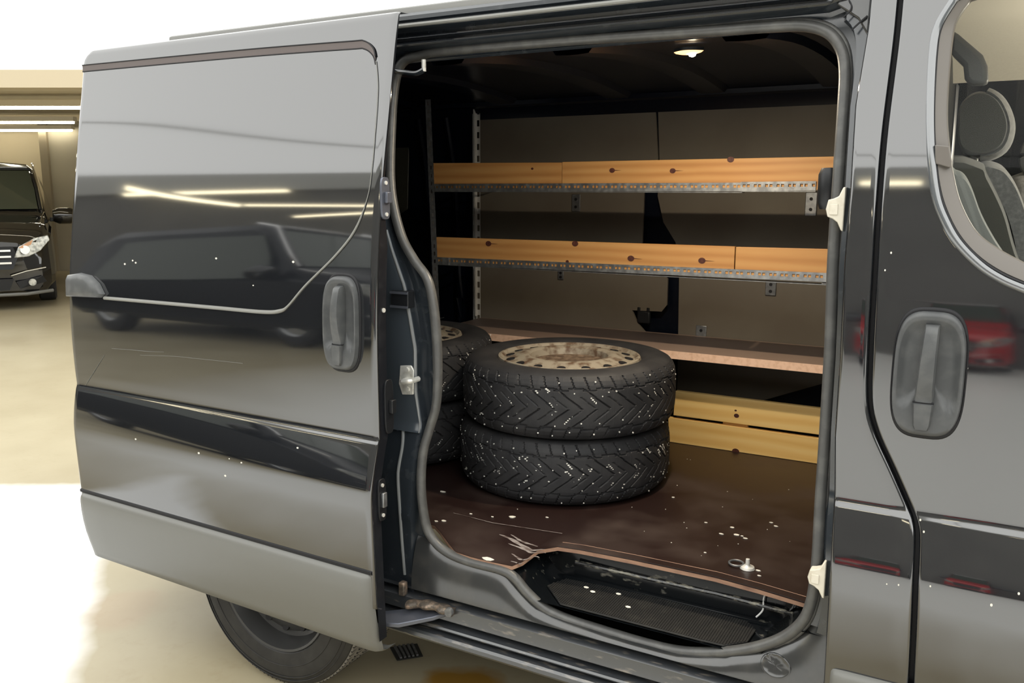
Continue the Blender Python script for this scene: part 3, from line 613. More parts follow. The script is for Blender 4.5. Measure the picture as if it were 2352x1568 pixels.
# ---- sliding door -------------------------------------------------
zs = sorted(set([round(z, 4) for z in linspace(0.40, 1.925, 125)]+[0.862, 0.855, 0.85, 0.845, 0.84]))
def xleft(z): return DX0 + 0.035*max(0, (z-1.885)/0.04)**2.2
rows = []
for z in zs:
    xl = xleft(z); xs = [xl+0.0, xl+0.003, xl+0.008]+linspace(xl+0.02, DX1-0.02, 34)+[DX1-0.008, DX1-0.003, DX1]
    r = []
    r.append(Vector((xl+0.004, y_door(xl, z)+0.05, z))); r.append(Vector((xl, y_door(xl, z)+0.012, z)))
    for i, x in enumerate(xs):
        dy = {0: 0.005, 1: 0.0015}.get(i, 0) + {len(xs)-1: 0.005, len(xs)-2: 0.0015}.get(i, 0)
        r.append(Vector((x, y_door(x, z)+dy, z)))
    r.append(Vector((DX1, y_door(DX1, z)+0.010, z)))
    rows.append(r)
top = rows[-1]
rows.append([p+Vector((0, 0.010, 0.006)) for p in top]); rows.append([p+Vector((0, 0.05, 0.008)) for p in top])
rows.insert(0, [p+Vector((0, 0.02, -0.012)) for p in rows[0]])
sd = part(MB().grid(rows).obj('sliding_door', 'paint', angle=50))
part(MB().grid([[Vector((DX1+dx, y_door(DX1, z)+dy, z)) for dx, dy in ((0, 0.0095), (-0.0003, lerp(0.042, 0.013, sstep(1.34, 1.50, z))), (-0.012, lerp(0.046, 0.016, sstep(1.34, 1.50, z))), (-0.03, 0.050))] for z in linspace(0.30, 1.925, 90)]).obj('door_edge', 'flange', angle=40), sd)
# inner skin of the door
part(MB().grid([[Vector((x, y_door(x, z)+0.051, z)) for x in linspace(DX0+0.012, DX1-0.032, 8)] for z in linspace(0.30, 1.915, 24)]).obj('inner_panel', 'jamb'), sd)
# lower rubbing strip
def rub_strip(xa, xb, yf, parent, name='rubbing_strip', endcut=0.0, lip=0.016):
    prof = [(0.497, 0.004), (0.494, -lip*0.55), (0.486, -lip*0.95), (0.474, -lip*1.15), (0.44, -lip*1.2), (0.40, -lip*1.05), (0.36, -lip*0.75), (0.32, -lip*0.25), (0.29, lip*0.2), (0.265, lip*0.6), (0.258, lip*1.6), (0.258, lip*4)]
    xs = [xa, xa+0.004, xa+0.012]+linspace(xa+0.03, xb-0.03, 14)+[xb-0.012, xb-0.004, xb]
    rows = []
    for (z, dy) in prof:
        row = []
        for i, x in enumerate(xs):
            e = min(i, len(xs)-1-i); k = {0: 0.024, 1: 0.012, 2: 0.003}.get(e, 0)
            cut = endcut*(0.497-z) if i > len(xs)/2 else 0
            row.append(Vector((x-cut, yf(x, max(z, 0.30))+dy+k, z)))
        rows.append(row)
    m = MB().grid(rows)
    return m.obj(name, 'trim', angle=60)
part(rub_strip(DX0+0.006, DX1-0.006, y_door, sd), sd)
part(MB().grid([[Vector((x, y_door(x, 0.5)-0.0035+k, z)) for x in linspace(DX0+0.004, DX1-0.004, 12)] for (z, k) in ((0.507, 0.004), (0.505, 0.0), (0.497, 0.0), (0.495, 0.004))]).obj('strip_gap', 'black', angle=60), sd)
# window swage: bead and taupe channel
bp = catmull(PTS['bead'], 8)
part(MB().tube(bp, lambda t: 0.0010+0.0020*sstep(0.30, 0.40, t)+0.0024*sstep(0.60, 0.70, t), 8, up=Vector((0, -1, 0))).obj('window_bead', 'bead'), sd)
tp = catmull(PTS['topstrip'], 8)
part(MB().grid([[p+Vector((0, -0.001, dz)) for p in tp] for dz in (0.0085, -0.0085)]).obj('channel_strip', 'mauve'), sd)
for dz in (0.010, -0.010):
    part(MB().tube([p+Vector((0, -0.001, dz)) for p in tp], 0.0018, 6).obj('channel_edge', 'black'), sd)
# plastic cap at the rear end of the moulding
cp = [Vector(p) for p in PTS['cap']]; cc = sum(cp, Vector())/len(cp)
rings = [[p for p in cp], [p.lerp(cc, 0.03)+Vector((0, -0.012, 0)) for p in cp], [p.lerp(cc, 0.14)+Vector((0, -0.020, 0)) for p in cp], [p.lerp(cc, 0.5)+Vector((0, -0.023, 0)) for p in cp], [cc+Vector((0, -0.023, 0)) for p in cp]]
part(MB().grid(rings, closed_u=True).obj('rail_end_cap', 'handle', angle=50), sd)
# scratches
for k in ('scratch', 'scratch_b', 'scratch_c'):
    P = [Vector(p) for p in PTS[k]]
    w = 0.0026 if k == 'scratch' else 0.0009
    part(MB().tube(catmull(P, 3), lambda t: w*(0.25+math.sin(math.pi*t)), 5, ry=0.0004).obj('scratch_mark', 'bead'), sd)

def door_handle(parent, pts, yfun, name):
    xl, xr = pts[0][0], pts[1][0]; zt, zb = pts[2][2], pts[3][2]
    cx = (xl+xr)/2; cz = (zt+zb)/2; a = (xr-xl)/2; b = (zt-zb)/2
    shear = (pts[2][0]-pts[3][0])/(zt-zb)
    N = 56
    def P(u, v, d): # u,v in [-1,1]
        z = cz+v*b; x = cx+u*a
        return Vector((x, yfun(x, z)+d, z))
    def se(t, e=3.4):
        c_, s_ = math.cos(t), math.sin(t)
        return (math.copysign(abs(c_)**(2/e), c_), math.copysign(abs(s_)**(2/e), s_))
    rows = []
    for rad, d in ((1.06, 0.003), (1.05, -0.003), (1.02, -0.005), (0.985, -0.004)):
        rows.append([P(*(rad*q for q in se(2*math.pi*k/N)), d) for k in range(N)])
    part(MB().grid(rows, closed_u=True).obj('handle_gasket', 'black', angle=60), parent)
    rows = []
    for rad, d in ((0.995, 0.0), (0.985, -0.011), (0.96, -0.018), (0.90, -0.019), (0.85, -0.016), (0.74, -0.007), (0.6, -0.004), (0.25, -0.003), (0.02, -0.003)):
        row = []
        for k in range(N):
            u, v = se(2*math.pi*k/N)
            u *= rad; v *= rad
            low = sstep(-0.40, -0.52, v)
            dd = lerp(d, -0.019, low) if rad < 0.95 else d
            row.append(P(u, v, dd))
        rows.append(row)
    o = part(MB().grid(rows, closed_u=True).obj(name, 'handle', angle=60), parent)
    # grip
    rows = []
    for v in [0.80, 0.785, 0.74]+linspace(0.66, -0.38, 14)+[-0.425, -0.43]:
        t = (0.80-v)/1.23
        w = lerp(0.20, 0.27, t); off = lerp(0.02, -0.06, t)
        bulge = -0.022-0.016*math.sin(math.pi*min(1, max(0, t*0.9+0.12)))
        base = -0.004
        k = 0.35 if v in (0.80,) else (0.8 if v == 0.785 else 1)
        rows.append([P(off-w, v, base), P(off-w, v, lerp(base, bulge, 0.75*k)), P(off-w*0.82, v, lerp(base, bulge, k)), P(off, v, lerp(base, bulge*1.08, k)), P(off+w*0.82, v, lerp(base, bulge, k)), P(off+w, v, lerp(base, bulge, 0.75*k)), P(off+w, v, base)])
    m = MB().grid(rows); m.f.append(tuple(range(7))); m.f.append(tuple(range(len(m.v)-7, len(m.v))))
    part(m.obj('handle_grip', 'handle', angle=50), parent)
    rows = []
    for v, k in ((-0.445, 0.6), (-0.455, 1), (-0.80, 0.95), (-0.87, 0.9), (-0.885, 0.6)):
        w = 0.29 if v > -0.5 else 0.24
        if v < -0.82: w = 0.19
        rows.append([P(-0.06-w, v, -0.014), P(-0.06-w, v, -0.025*k), P(-0.06-w*0.85, v, -0.029*k), P(-0.06+w*0.85, v, -0.029*k), P(-0.06+w, v, -0.025*k), P(-0.06+w, v, -0.014)])
    part(MB().grid(rows).obj('key_cover', 'handle', angle=50), parent)
    part(MB().tube([P(-0.06-0.30, -0.437, -0.0205), P(-0.06+0.30, -0.437, -0.0205)], 0.0022, 6).obj('cover_seam', 'black'), parent)
cm = MB(); rr2 = random.Random(5)
for p in PTS['chips_d']:
    s_ = rr2.uniform(0.0016, 0.0032)
    cm.disc(Vector(p), s_*1.4, (0, -1, 0), 6, 0.0008, ry=s_)
tag(part(cm.obj('paint_chip', 'fleck', smooth=False), sd), kind='stuff')
door_handle(sd, PTS['handle_s'], y_door, 'door_handle')

# hardware on the door's leading edge
def edge_plate(c_, h, w, material, screws, name):
    x, y, z = c_
    ring = []
    for k in range(24):
        t = 2*math.pi*k/24; u, v = math.cos(t), math.sin(t)
        u = math.copysign(abs(u)**0.5, u); v = math.copysign(abs(v)**0.5, v)
        ring.append(Vector((x, y+u*w/2, z+v*h/2)))
    o = part(MB().prism(ring, (0.006, 0, 0)).obj(name, material, bevel=0.001), sd)
    for dz in screws:
        part(MB().disc((x+0.006, y, z+dz), 0.005, (1, 0, 0), 10, 0.003).obj('screw', 'zinc'), sd)
    return o
hu = PTS['hinge_u'][0]; hm = PTS['hinge_m'][0]; hl_ = PTS['hinge_l'][0]
edge_plate((DX1, hu[1]+0.012, hu[2]), 0.105, 0.034, 'blue_steel', (0.038, -0.040), 'catch_plate')
part(MB().box((DX1+0.006, hu[1]+0.004, hu[2]-0.012), (DX1+0.016, hu[1]+0.026, hu[2]+0.016)).obj('catch_block', 'blue_steel', bevel=0.002), sd)
edge_plate((DX1, hm[1]+0.012, hm[2]), 0.145, 0.036, 'black_plastic', (), 'contact_plate')
part(MB().box((DX1+0.006, hm[1]+0.008, hm[2]-0.018), (DX1+0.018, hm[1]+0.026, hm[2]+0.018)).obj('contact_pin', 'black_plastic', bevel=0.002), sd)
edge_plate((DX1, hl_[1]+0.012, hl_[2]), 0.115, 0.032, 'black_plastic', (0.040, -0.042), 'latch_plate')
part(MB().box((DX1+0.006, hl_[1]+0.006, hl_[2]-0.020), (DX1+0.014, hl_[1]+0.022, hl_[2]+0.020)).obj('latch_claw', 'galv', bevel=0.002), sd)
part(MB().disc((DX1-0.001, -0.095, 1.19), 0.006, (1, 0, 0), 10, 0.004).obj('screw', 'zinc'), sd)
# roller arms
ua = catmull([(DX1-0.05, 0.02, 1.815)]+PTS['uparm'], 5)
part(MB().tube(ua, 0.009, 8, ry=0.007).obj('upper_roller_arm', 'jamb'), sd)
e = Vector(PTS['uparm'][-1])
part(MB().tube([e+Vector((0, 0, -0.004)), e+Vector((0, 0, 0.026))], 0.006, 10).obj('roller_pin', 'zinc'), sd)
la = [Vector(p) for p in PTS['rollers']]
part(MB().prism([Vector((DX1-0.06, -0.115, 0.315)), Vector((DX1+0.02, -0.09, 0.318)), Vector((-1.27, -0.045, 0.340)), Vector((-1.245, -0.01, 0.345)), Vector((-1.30, 0.0, 0.345)), Vector((DX1-0.06, -0.05, 0.318))], (0, 0, 0.012)).obj('lower_roller_arm', 'blue_steel', bevel=0.002), sd)
rm = MB(); rnd = random.Random(3)
path = catmull([(-1.36, -0.035, 0.362), (-1.31, -0.03, 0.372), (-1.26, -0.025, 0.372), (-1.22, -0.018, 0.366)], 6)
rm.tube(path, lambda t: 0.019+0.006*math.sin(t*19), 9, ry=0.011)
part(rm.obj('roller_carriage', 'rust', angle=60), sd)
part(MB().disc((-1.225, -0.028, 0.372), 0.012, (0, -1, 0), 12, 0.012).obj('roller_wheel', 'galv_dark'), sd)
part(MB().box((-1.405, -0.02, 0.37), (-1.385, 0.0, 0.41)).obj('rusty_stop', 'rust', bevel=0.004), sd)

# ---- body: pillar between the doors, front door -------------------
x_seam = interp([(p[2], p[0]) for p in catmull(PTS['seam'], 6)]+[(1.96, -0.227), (0.2, -0.09)])
x_pil = interp([(p[2], p[0]) for p in PTS['pillar']]+[(1.96, -0.283), (0.2, -0.262)])
x_wo = interp([(p[2], p[0]) for p in catmull(PTS['win_outer'], 8)])
sealp = catmull(PTS['seal'], 6, closed=True)
right_half = [p for p in sealp if p.x > -0.9]
x_sealR = interp([(p.z, p.x) for p in right_half if p.x > -0.42 or (p.z > 1.5 and p.x > -0.6) or (p.z < 0.6 and p.x > -0.55)])
left_half = [p for p in sealp if p.x < -1.15]
x_sealL = interp([(p.z, p.x) for p in left_half])

zz = sorted(set([round(z, 4) for z in linspace(0.26, 1.945, 140)]+[0.862, 0.856, 0.85, 0.845, 0.84]))
G = 0.0042
rows = []
for z in zz:
    xl = x_pil(z); xr = x_seam(z)-G; y = y_body(z)
    rows.append([Vector((xl-0.001, y+0.03, z)), Vector((xl, y+0.006, z)), Vector((xl+0.002, y+0.0015, z)), Vector((xl+0.006, y, z))] + [Vector((x, y, z)) for x in linspace(xl+0.009, xr-0.007, 5)] + [Vector((xr-0.005, y+0.0004, z)), Vector((xr-0.0018, y+0.002, z)), Vector((xr, y+0.006, z)), Vector((xr, y+0.03, z))])
part(MB().grid(rows).obj('centre_pillar', 'paint', angle=50))
part(MB().grid([[Vector((x_seam(z)+k, y_body(z)+0.024, z)) for k in (-0.012, 0.012)] for z in zz]).obj('door_gap', 'black'))
XF = 1.25
zf = sorted(set(zz+[round(z, 4) for z in linspace(1.26, 1.40, 40)]+[round(z, 4) for z in linspace(1.80, 1.87, 20)]))
zwb = min(p[2] for p in PTS['win_outer'])
wo = catmull(PTS['win_outer'], 8)
bot = catmull([tuple(wo[-1])]+[(0.12, y_body(1.295), 1.293), (0.30, y_body(1.285), 1.283), (XF, y_body(1.28), 1.280)], 6)
top_ = catmull([(XF, y_body(1.885), 1.890), (0.2, y_body(1.885), 1.890), (-0.03, y_body(1.885), 1.889), (-0.10, y_body(1.875), 1.875), tuple(wo[0])], 6)
win_path = top_[:-1]+wo+bot[1:]          # top front -> rear -> bottom front
x_win = interp([(p.z, p.x) for p in wo+bot])
x_win_top = interp([(p.z, p.x) for p in top_])
rows = []
for z in zf:
    xl = x_seam(z)+G
    if z <= 1.281 or z >= 1.8895: xr = XF
    elif z > wo[0].z: xr = x_win_top(z)
    else: xr = x_win(z)
    y = y_body(z)
    rows.append([Vector((xl, y+0.03, z)), Vector((xl, y+0.006, z)), Vector((xl+0.0018, y+0.002, z)), Vector((xl+0.005, y+0.0004, z))]+[Vector((x, y, z)) for x in linspace(xl+0.007, xr-0.001, 12)]+[Vector((xr, y+0.001, z)), Vector((xr, y+0.006, z))])
fd = part(MB().grid(rows).obj('front_door', 'paint', angle=50))
# glossy window edge, taupe frame, pane
part(MB().tube(win_path, 0.0075, 10, up=Vector((0, -1, 0)), ry=0.006).obj('window_moulding', 'chrome_edge'), fd)
wi = catmull(PTS['win_inner'], 8)
bot2 = catmull([tuple(wi[-1])]+[(0.12, y_body(1.34)+0.012, 1.340), (0.30, y_body(1.33)+0.012, 1.330), (XF, y_body(1.325)+0.012, 1.325)], 6)
top2 = catmull([(XF, y_body(1.87)+0.012, 1.868), (0.2, y_body(1.87)+0.012, 1.868), (-0.02, y_body(1.87)+0.012, 1.868), (-0.07, y_body(1.865)+0.012, 1.863), tuple(wi[0])], 6)
in_path = top2[:-1]+wi+bot2[1:]
def resample(P, n):
    L = [0]
    for a, b in zip(P, P[1:]): L.append(L[-1]+(b-a).length)
    out = []
    j = 0
    for i in range(n):
        s = L[-1]*i/(n-1)
        while j < len(P)-2 and L[j+1] < s: j += 1
        t = (s-L[j])/max(1e-9, L[j+1]-L[j]); out.append(P[j].lerp(P[j+1], min(1, t)))
    return out
# match inner path samples to nearest outer by section
def paired():
    o = resample(top_, 24)[:-1]+resample(wo, 60)+resample(bot, 24)[1:]
    i = resample(top2, 24)[:-1]+resample(wi, 60)+resample(bot2, 24)[1:]
    return o, i
po, pi_ = paired()
rows = [[a+Vector((0, 0.004, 0)) for a in po], [a.lerp(b, 0.22)+Vector((0, 0.006, 0)) for a, b in zip(po, pi_)], [a.lerp(b, 0.30)+Vector((0, 0.0, 0)) for a, b in zip(po, pi_)], [a.lerp(b, 0.9)+Vector((0, 0.0, 0)) for a, b in zip(po, pi_)], [b+Vector((0, 0.002, 0)) for b in pi_], [b+Vector((0, 0.02, 0)) for b in pi_]]
part(MB().grid(rows).obj('window_frame', 'frame', angle=50), fd)
part(MB().tube([a.lerp(b, 0.20)+Vector((0, 0.001, 0)) for a, b in zip(po, pi_)], 0.0035, 6, up=Vector((0, -1, 0))).obj('window_rubber', 'black'), fd)
rows = []
for z in linspace(1.30, 1.885, 16):
    rows.append([Vector((x, y_body(z)+0.016, z)) for x in (-0.125, 0.2, XF)])
part(MB().grid(rows).obj('window_pane', 'glass'), fd)
q = Vector((-0.125, y_body(1.56)+0.006, 1.558))
part(MB().prism([q+Vector((-0.013, 0, 0.022)), q+Vector((0.012, 0, 0.019)), q+Vector((0.018, 0, -0.010)), q+Vector((0.017, 0, -0.022)), q+Vector((-0.010, 0, -0.014))], (0, -0.012, 0)).obj('frame_clip', 'frame', bevel=0.002), fd)
cm = MB()
for p in PTS['chips_f']:
    s_ = rr2.uniform(0.0012, 0.0024)
    cm.disc(Vector(p), s_, (0, -1, 0), 6, 0.0008, ry=s_*1.4)
tag(part(cm.obj('paint_chip', 'fleck', smooth=False), fd), kind='stuff')
door_handle(fd, PTS['handle_f'], lambda x, z: y_body(z), 'door_handle')
part(rub_strip(-0.252, XF, lambda x, z: y_body(z), fd), fd)

# ---- aperture: jambs, header, seal --------------------------------
rows = []
for z in linspace(0.55, 1.90, 115):
    xp = x_pil(z); xs_ = x_sealR(min(max(z, 0.43), 1.838)); y = y_body(z)
    rows.append([Vector((xp-0.001, y+0.012, z)), Vector((xp-0.004, y+0.028, z)), Vector((lerp(xp-0.004, xs_, 0.35), y+0.033, z)), Vector((lerp(xp-0.004, xs_, 0.42), y+0.060, z)), Vector((xs_, y+0.066, z)), Vector((xs_-0.006, y+0.09, z))])
part(MB().grid(rows).obj('pillar_jamb', 'jamb', angle=40))
x_ridge = interp([(p[2], p[0]) for p in PTS['ridge']]+[(0.2, -1.378), (1.96, -1.56), (1.47, -1.505)])
rows = []
for z in linspace(0.34, 1.90, 150):
    y = y_body(z); xr = min(x_ridge(z), x_sealL(z)-0.012); xs_ = x_sealL(min(max(z, 0.52), 1.83))
    br = 0.007*math.exp(-((z-0.60)/0.02)**2)
    rows.append([Vector((-1.66, y+0.05, z)), Vector((min(-1.46, xr-0.03), y+0.052, z)), Vector((min(-1.425, xr-0.02), y+0.050, z)), Vector((xr-0.008, y+0.046-br, z)), Vector((xr, y+0.048-br, z)), Vector((xr+0.004, y+0.058, z)), Vector((xr+0.008, y+0.072, z)), Vector((max(xr+0.009, xs_-0.006), y+0.068, z))])
rj = part(MB().grid(rows).obj('rear_jamb', 'jamb', angle=40))
rows = []
for z in linspace(0.835, 1.385, 50):
    xr = min(x_ridge(z), x_sealL(z)-0.012); y = y_body(z)
    rows.append([Vector((lerp(-1.50, xr, u), y+0.043-0.003*math.sin(math.pi*u), z)) for u in linspace(0, 1, 6)]+[Vector((xr+0.003, y+0.050, z))])
part(MB().grid(rows).obj('jamb_pressing', 'pressing', angle=60), rj)
part(MB().tube([(min(x_ridge(z), x_sealL(z)-0.012), y_body(z)+0.044, z) for z in linspace(0.835, 1.385, 40)], lambda t: 0.0015+0.0035*math.sin(math.pi*min(1, t*1.05))**0.5, 8, up=Vector((0, -1, 0))).obj('jamb_ridge', 'ridge_light'), rj)
# second ridge low on the jamb
lo = [(-1.432, 0.865), (-1.418, 0.835), (-1.412, 0.79), (-1.416, 0.72), (-1.414, 0.64), (-1.410, 0.52), (-1.405, 0.42)]
part(MB().tube([(x, y_body(z)+0.047, z) for x, z in [(a, b) for a, b in [tuple(p)[:2] for p in catmull([(x, z, 0) for x, z in lo], 5)]]], 0.0045, 8, up=Vector((0, -1, 0)), ry=0.004).obj('jamb_rib', 'ridge_light'), rj)
bx_ = Vector((-1.415, 0, 1.205))
part(MB().box((-1.445, y_body(1.2)+0.028, 1.178), (-1.388, y_body(1.2)+0.06, 1.224)).obj('track_socket', 'black_plastic', bevel=0.003), rj)
for z in (1.181, 1.219): part(MB().box((-1.446, y_body(1.2)+0.024, z-0.003), (-1.389, y_body(1.2)+0.030, z+0.003)).obj('socket_lip', 'blue_steel', smooth=False), rj)
part(MB().disc((-1.418, y_body(1.08)+0.050, 1.072), 0.011, (0, -1, 0), 16, 0.003).obj('jamb_plug', 'jamb'), rj)
# striker
sp = [Vector(p) for p in PTS['striker']]
st_ = part(MB().prism(sp, (0, -0.006, 0)).obj('striker_plate', 'zinc', bevel=0.002))
sc = sum(sp, Vector())/6
part(MB().tube(catmull([sc+Vector((-0.002, -0.004, -0.004)), sc+Vector((0.004, -0.03, -0.002)), sc+Vector((0.03, -0.036, 0.004)), sc+Vector((0.036, -0.02, 0.004)), sc+Vector((0.036, 0.0, 0.004))], 4), 0.0075, 8).obj('striker_loop', 'zinc'), st_)
for dz in (0.027, -0.027): part(MB().disc(sc+Vector((0.004, -0.006, dz)), 0.007, (0, -1, 0), 6, 0.004).obj('screw', 'zinc'), st_)
# header above the opening
hp = [(0.16, 1.962), (0.128, 1.955), (0.120, 1.946), (0.1195, 1.936), (0.128, 1.932), (0.127, 1.928), (0.113, 1.926), (0.110, 1.921), (0.112, 1.914), (0.122, 1.911), (0.150, 1.909), (0.152, 1.898), (0.131, 1.896), (0.130, 1.892), (0.152, 1.888), (0.152, 1.880), (0.121, 1.8785), (0.119, 1.874), (0.123, 1.870), (0.160, 1.862), (0.168, 1.845), (0.18, 1.835)]
hx = [-1.70]+linspace(-1.6, -0.40, 14)+[-0.37, -0.345, -0.330]
rows = []
for x in hx:
    dip = 0.010*sstep(-0.37, -0.33, x)
    rows.append([Vector((x, y, z+(dip if z < 1.93 else 0))) for (y, z) in hp])
part(MB().grid(rows).obj('door_header', 'jamb', angle=25))
hb = part(MB().tube([(x, 0.1125, 1.920) for x in linspace(-1.6, -0.34, 10)], 0.006, 8, ry=0.0055).obj('gutter_moulding', 'bead'))
for yy, z_ in ((0.121, 1.876), (0.132, 1.894)):
    part(MB().tube([(x, yy, z_) for x in linspace(-1.48, -0.36, 10)]+[(-0.345, yy, z_+0.012)], 0.0026, 6).obj('header_crease', 'paint'))
# corner plate where header meets pillar
cpn = [(-0.352, 1.872), (-0.325, 1.905), (-0.325, 1.945), (-0.283, 1.945), (-0.283, 1.80), (-0.306, 1.838)]
part(MB().prism([Vector((x, y_body(z)+0.020, z)) for x, z in cpn], (0, 0.03, 0)).obj('corner_plate', 'sill_paint', bevel=0.004))
for k_, r_ in (('cseam_a', 0.0016), ('cseam_b', 0.0019)):
    part(MB().tube(catmull(PTS[k_], 4), r_, 6).obj('corner_seam', 'black'))
# the rubber seal
part(MB().tube(sealp, 0.0125, 14, closed=True, up=Vector((0, -1, 0)), ry=0.014).obj('door_seal', 'seal', angle=80))
part(MB().tube([p+Vector((0, 0.004, 0))+(Vector((p.x+0.85, 0, p.z-1.15)).normalized()*0.013) for p in sealp], 0.006, 8, closed=True, up=Vector((0, -1, 0))).obj('seal_flange', 'seal', angle=80))
# white guide blocks and black buffer
for key, hgt in (('guide_u', 0.050), ('guide_l', 0.046)):
    q = Vector(PTS[key][0]); q.y -= 0.010
    o_ = [(-0.016, hgt*0.62), (-0.006, hgt*0.70), (0.004, hgt*0.85), (0.012, hgt*1.45), (0.016, hgt*1.45), (0.016, -hgt*1.45), (0.012, -hgt*1.40), (0.004, -hgt*0.85), (-0.006, -hgt*0.62), (-0.016, -hgt*0.50), (-0.020, 0)]
    g = part(MB().prism([q+Vector((x, 0, z*0.62)) for x, z in o_], (0, 0.024, 0)).obj('guide_block', 'white_plastic', bevel=0.002))
    part(MB().box(q+Vector((-0.012, -0.003, -hgt*0.22)), q+Vector((0.004, 0.002, hgt*0.22))).obj('block_face', 'white_plastic', smooth=False, bevel=0.001), g)
q = Vector(PTS['catch'][0])
part(MB().lathe([(0.0, -0.045), (0.018, -0.044), (0.024, -0.03), (0.024, 0.03), (0.018, 0.044), (0.0, 0.045)], 14, 'z', q+Vector((0.012, 0, -0.012))).obj('door_buffer', 'black_plastic'))

# ---- sill, tracks -------------------------------------------------
low_seal = sorted([(p.x, p.z) for p in sealp if p.z < 0.60 and p.x > -1.36])
def z_seal_low(x):
    best = [z for (xx, z) in low_seal if abs(xx-x) < 0.03]
    return min(best) if best else interp(low_seal)(x)
rows = []
for x in linspace(-1.37, -0.262, 70):
    zt = min(0.60, z_seal_low(min(max(x, -1.33), -0.30)))+0.004
    if x > -0.30: zt = lerp(zt, 0.62, (x+0.30)/0.038)
    r = []
    for t, dy in ((0, 0.012), (0.08, 0.004), (0.35, -0.006), (0.7, -0.012), (1.0, -0.014)):
        z = lerp(zt, 0.3935, t)
        r.append(Vector((x, 0.020+dy-0.012*sstep(0.55, 0.40, z), z)))
    rows.append(r)
part(MB().grid(rows).obj('sill_panel', 'sill_paint', angle=50))
tk = [(-0.006, 0.394), (-0.002, 0.390), (0.030, 0.388), (0.030, 0.374), (-0.006, 0.3725), (-0.012, 0.369), (-0.014, 0.345), (-0.016, 0.334), (-0.012, 0.330), (0.018, 0.328), (0.018, 0.318), (-0.026, 0.3165), (-0.030, 0.312), (-0.028, 0.308), (0.006, 0.306), (0.006, 0.297), (-0.036, 0.2955), (-0.042, 0.290), (-0.044, 0.280), (-0.038, 0.272), (0.10, 0.268)]
rows = [[Vector((x, y, z)) for y, z in tk] for x in linspace(-1.55, -0.255, 24)]
part(MB().grid(rows).obj('lower_track', 'track', angle=30))
part(MB().box((-1.55, 0.02, 0.262), (-0.2, 1.7, 0.27)).obj('underbody', 'black', smooth=False))
pl = PTS['plug']; cxp = (pl[0][0]+pl[1][0])/2; czp = (pl[2][2]+pl[3][2])/2
def y_sill(x, z):
    zt = min(0.60, z_seal_low(min(max(x, -1.33), -0.30)))+0.004
    t = min(max((zt-z)/(zt-0.3935), 0), 1)
    return 0.020+interp([(0, 0.012), (0.08, 0.004), (0.35, -0.006), (0.7, -0.012), (1.0, -0.014)])(t)-0.012*sstep(0.55, 0.40, z)
prx = abs(pl[1][0]-pl[0][0])/2; prz = abs(pl[2][2]-pl[3][2])/2
rows = []
for s_, dy_ in ((1.0, 0.001), (0.97, -0.0025), (0.90, -0.0030), (0.84, -0.0015), (0.4, -0.0012), (0.02, -0.0012)):
    rows.append([Vector((cxp+prx*s_*math.cos(2*math.pi*k/32), y_sill(cxp+prx*s_*math.cos(2*math.pi*k/32), czp+prz*s_*math.sin(2*math.pi*k/32))+dy_, czp+prz*s_*math.sin(2*math.pi*k/32))) for k in range(32)])
part(MB().grid(rows, closed_u=True).obj('sill_plug', 'sill_paint', angle=60))

# ---- step well and mat --------------------------------------------
ff = [Vector(p) for p in PTS['floor_front']]
y_ff = interp([(p.x, p.y) for p in ff[4:]]+[(-1.06, 0.03)])
rows = []
for x in linspace(-1.085, -0.27, 110):
    r = []
    for y in linspace(0.016, 0.26, 40):
        yb_ = 0.170
        z = 0.443
        back = sstep(yb_, 0.185, y)*0.030+sstep(0.195, 0.235, y)*0.055
        # the wall behind the tread leans back under the floor edge, with a rolled ridge
        u = (y-(y_ff(x)-0.005))/0.02
        wall = sstep(0.0, 1.0, (y-0.184)/0.012)*0.085+0.006*math.exp(-((y-0.179)/0.005)**2)
        left = sstep(-0.985, -1.06, x)*0.055
        right = sstep(-0.435, -0.325, x)*0.090
        lipf = 0.0
        z = min(0.535, z+max(wall, left, right)+lipf)
        r.append(Vector((x, y, z)))
    rows.append(r)
part(MB().grid(rows).obj('step_well', 'well', angle=60))
part(MB().tube([Vector((x, y_ff(x)+0.030, 0.494-0.004*math.cos((x+0.65)*5))) for x in linspace(-0.95, -0.36, 24)], lambda t: 0.003+0.006*math.sin(math.pi*t)**0.4, 8, ry=0.006).obj('step_ridge', 'ridge_scuff'))
mp_ = [Vector((p[0], min(max(p[1], 0.020), 0.172), 0.4455)) for p in PTS['mat']]
sm = part(MB().prism(mp_, (0, 0, 0.004)).obj('step_mat', 'matrib', bevel=0.001))
ymin = 0.032
rib = MB()
poly = [(p.x, p.y) for p in mp_]
def span(x):
    ys = []
    n = len(poly)
    for i in range(n):
        (xa, ya), (xb, yb2) = poly[i], poly[(i+1) % n]
        if (xa-x)*(xb-x) < 0: ys.append(lerp(ya, yb2, (x-xa)/(xb-xa)))
    return (min(ys), max(ys)) if len(ys) >= 2 else None
x = -0.985
while x < -0.455:
    s = span(x)
    if s and s[1]-s[0] > 0.01: rib.box((x-0.0018, s[0]+0.002, 0.449), (x+0.0018, s[1]-0.002, 0.4512))
    x += 0.0062
tag(part(rib.obj('mat_rib', 'matrib', smooth=False), sm), kind='stuff')
t0 = Vector(PTS['tie'][0]); t0.z = 0.462
part(MB().tube(catmull([t0, t0+Vector((0.014, 0.004, 0.02)), t0+Vector((0.014, 0.006, 0.045)), t0+Vector((0.018, 0.006, 0.066))], 5), 0.0022, 6).obj('cable_tie', 'tie'))
part(MB().box(t0+Vector((0.011, 0.003, 0.062)), t0+Vector((0.026, 0.010, 0.069))).obj('tie_head', 'tie', bevel=0.001))

